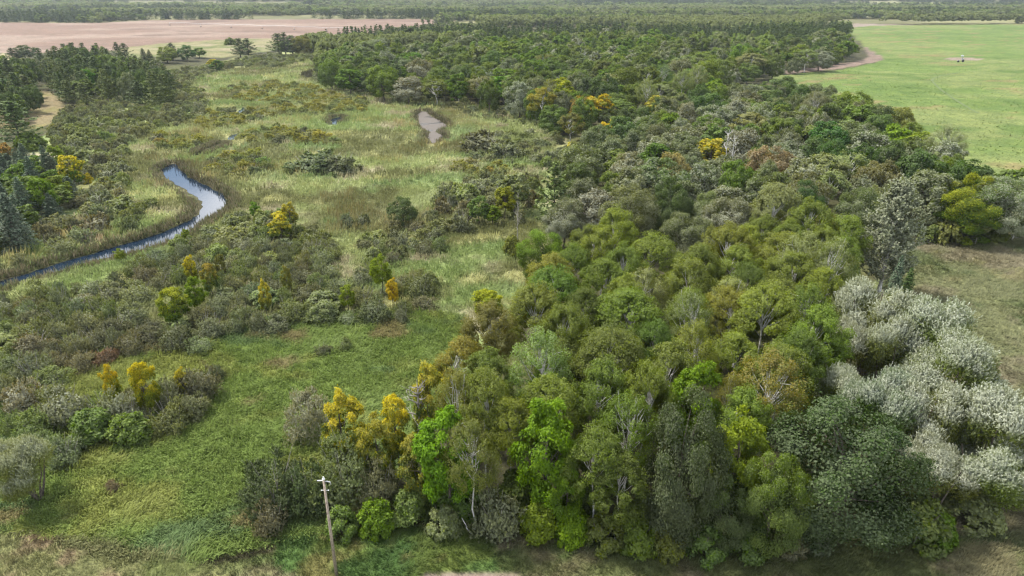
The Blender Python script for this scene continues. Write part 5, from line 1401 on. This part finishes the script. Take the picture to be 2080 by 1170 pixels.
# wire fence along the far side of the dry meadow
fp = [(1868, 498), (1906, 496), (1942, 493.5), (1981, 495), (2018, 491), (2055, 487.5), (2095, 484), (2140, 480)]
fq = [P(a, b) for a, b in fp]
fe = empty('wire_fence', fq[0]); tag(fe, 'low wire fence between the dry meadow and the oak wood', 'fence')
f0 = np.array(fq[0])
for k, q in enumerate(fq):
    a = np.array(q) - f0
    bm = bmesh.new()
    pale = k == 5
    cyl(bm, a + (0, 0, -.3), a + ((.28, 0, 1.75) if pale else (.02 * (k % 3), 0, 1.2)), .13 if pale else .07, .10 if pale else .06, 8)
    po = bm_obj('fence_post', bm, M_PALEPOST if pale else M_POST, fe)
    if pale: po['label'] = 'bleached pale leaning fence post'
for hgt in (.45, .8, 1.1):
    bm = bmesh.new()
    for k in range(len(fq) - 1):
        cyl(bm, np.array(fq[k]) - f0 + (0, 0, hgt), np.array(fq[k + 1]) - f0 + (0, 0, hgt), .008, .008, 4)
    bm_obj('wire', bm, M_GALV, fe)
# wire fence in front of the broad oak
fp = [(1640, 1078), (1700, 1080), (1780, 1086), (1860, 1092), (1915, 1094)]
fq = [P(a, b, .9) for a, b in fp]
fe = empty('wire_fence', fq[0]); tag(fe, 'thin wire fence running below the broad dark front oak', 'fence')
f0 = np.array(fq[0])
for k, q in enumerate(fq):
    a = np.array(q) - f0
    bm = bmesh.new(); cyl(bm, a + (0, 0, -.3), a + (.03, 0, 1.05), .045, .04, 8); bm_obj('fence_post', bm, M_POST, fe)
for hgt in (.5, .9):
    bm = bmesh.new()
    for k in range(len(fq) - 1):
        cyl(bm, np.array(fq[k]) - f0 + (0, 0, hgt), np.array(fq[k + 1]) - f0 + (0, 0, hgt), .004, .004, 4)
    bm_obj('wire', bm, M_GALV, fe)
# wheel marks curving over the green crop
def ribbon(name, pp, w, mat):
    g = np.array([P(a, b)[:2] for a, b in pp]); q = []
    for k in range(len(g) - 1):
        m = max(2, int(np.hypot(*(g[k + 1] - g[k])) / 2.0))
        q += [g[k] + (g[k + 1] - g[k]) * t / m for t in range(m)]
    q = np.array(q); t = norm(np.gradient(q, axis=0)); s = np.stack([-t[:, 1], t[:, 0]], 1) * w / 2
    L_, R_ = q + s, q - s
    V = np.concatenate([np.c_[L_, terrain(L_[:, 0], L_[:, 1]) + .10], np.c_[R_, terrain(R_[:, 0], R_[:, 1]) + .10]])
    n = len(q); i = np.arange(n - 1)
    link(name, mesh_np(name, V, np.stack([i + n, i + n + 1, i + 1, i], 1), None, [mat]), kind='structure')
M_TRACK = plain_mat('flattened crop', (0.075, 0.105, 0.025), .95, 0, .3, .4)
ribbon('wheel_track', [(1948, 148), (1912, 154), (1895, 160), (1893, 165), (1900, 172), (1910, 181), (1930, 196), (1960, 215), (1990, 232)], 1.1, M_TRACK)
ribbon('wheel_track', [(1985, 126.5), (2030, 128), (2080, 127), (2160, 129)], 1.0, M_TRACK)
# fallen birch pole leaning out of the undergrowth
bx, by, bz = P(955, 1084)
lg = empty('fallen_branch', (bx, by, bz)); tag(lg, 'bare white birch branch leaning out of the undergrowth onto the grass', 'branch')
tb = Tubes(); tb.limb((0.1, -.1, .05), (-.75, .7, 1.25), .07, .03, np.random.default_rng(3), .1, 6, 6)
link('stem', tb.mesh('fallen stem', M_WHITEBARK), lg)

# ------------------------------------------------------------------ the air
hz, hn = new_mat('haze')
pv = N(hn, 'ShaderNodeVolumePrincipled', {'Color': (0.80, 0.87, 0.95, 1), 'Density': 0.00007, 'Anisotropy': 0.3})
N(hn, 'ShaderNodeOutputMaterial', {'Volume': pv.outputs[0]})
bm = bmesh.new(); box(bm, (0, 4760, 41), (20600, 10200, 112)); ho = bm_obj('haze', bm, hz); ho['kind'] = 'stuff'
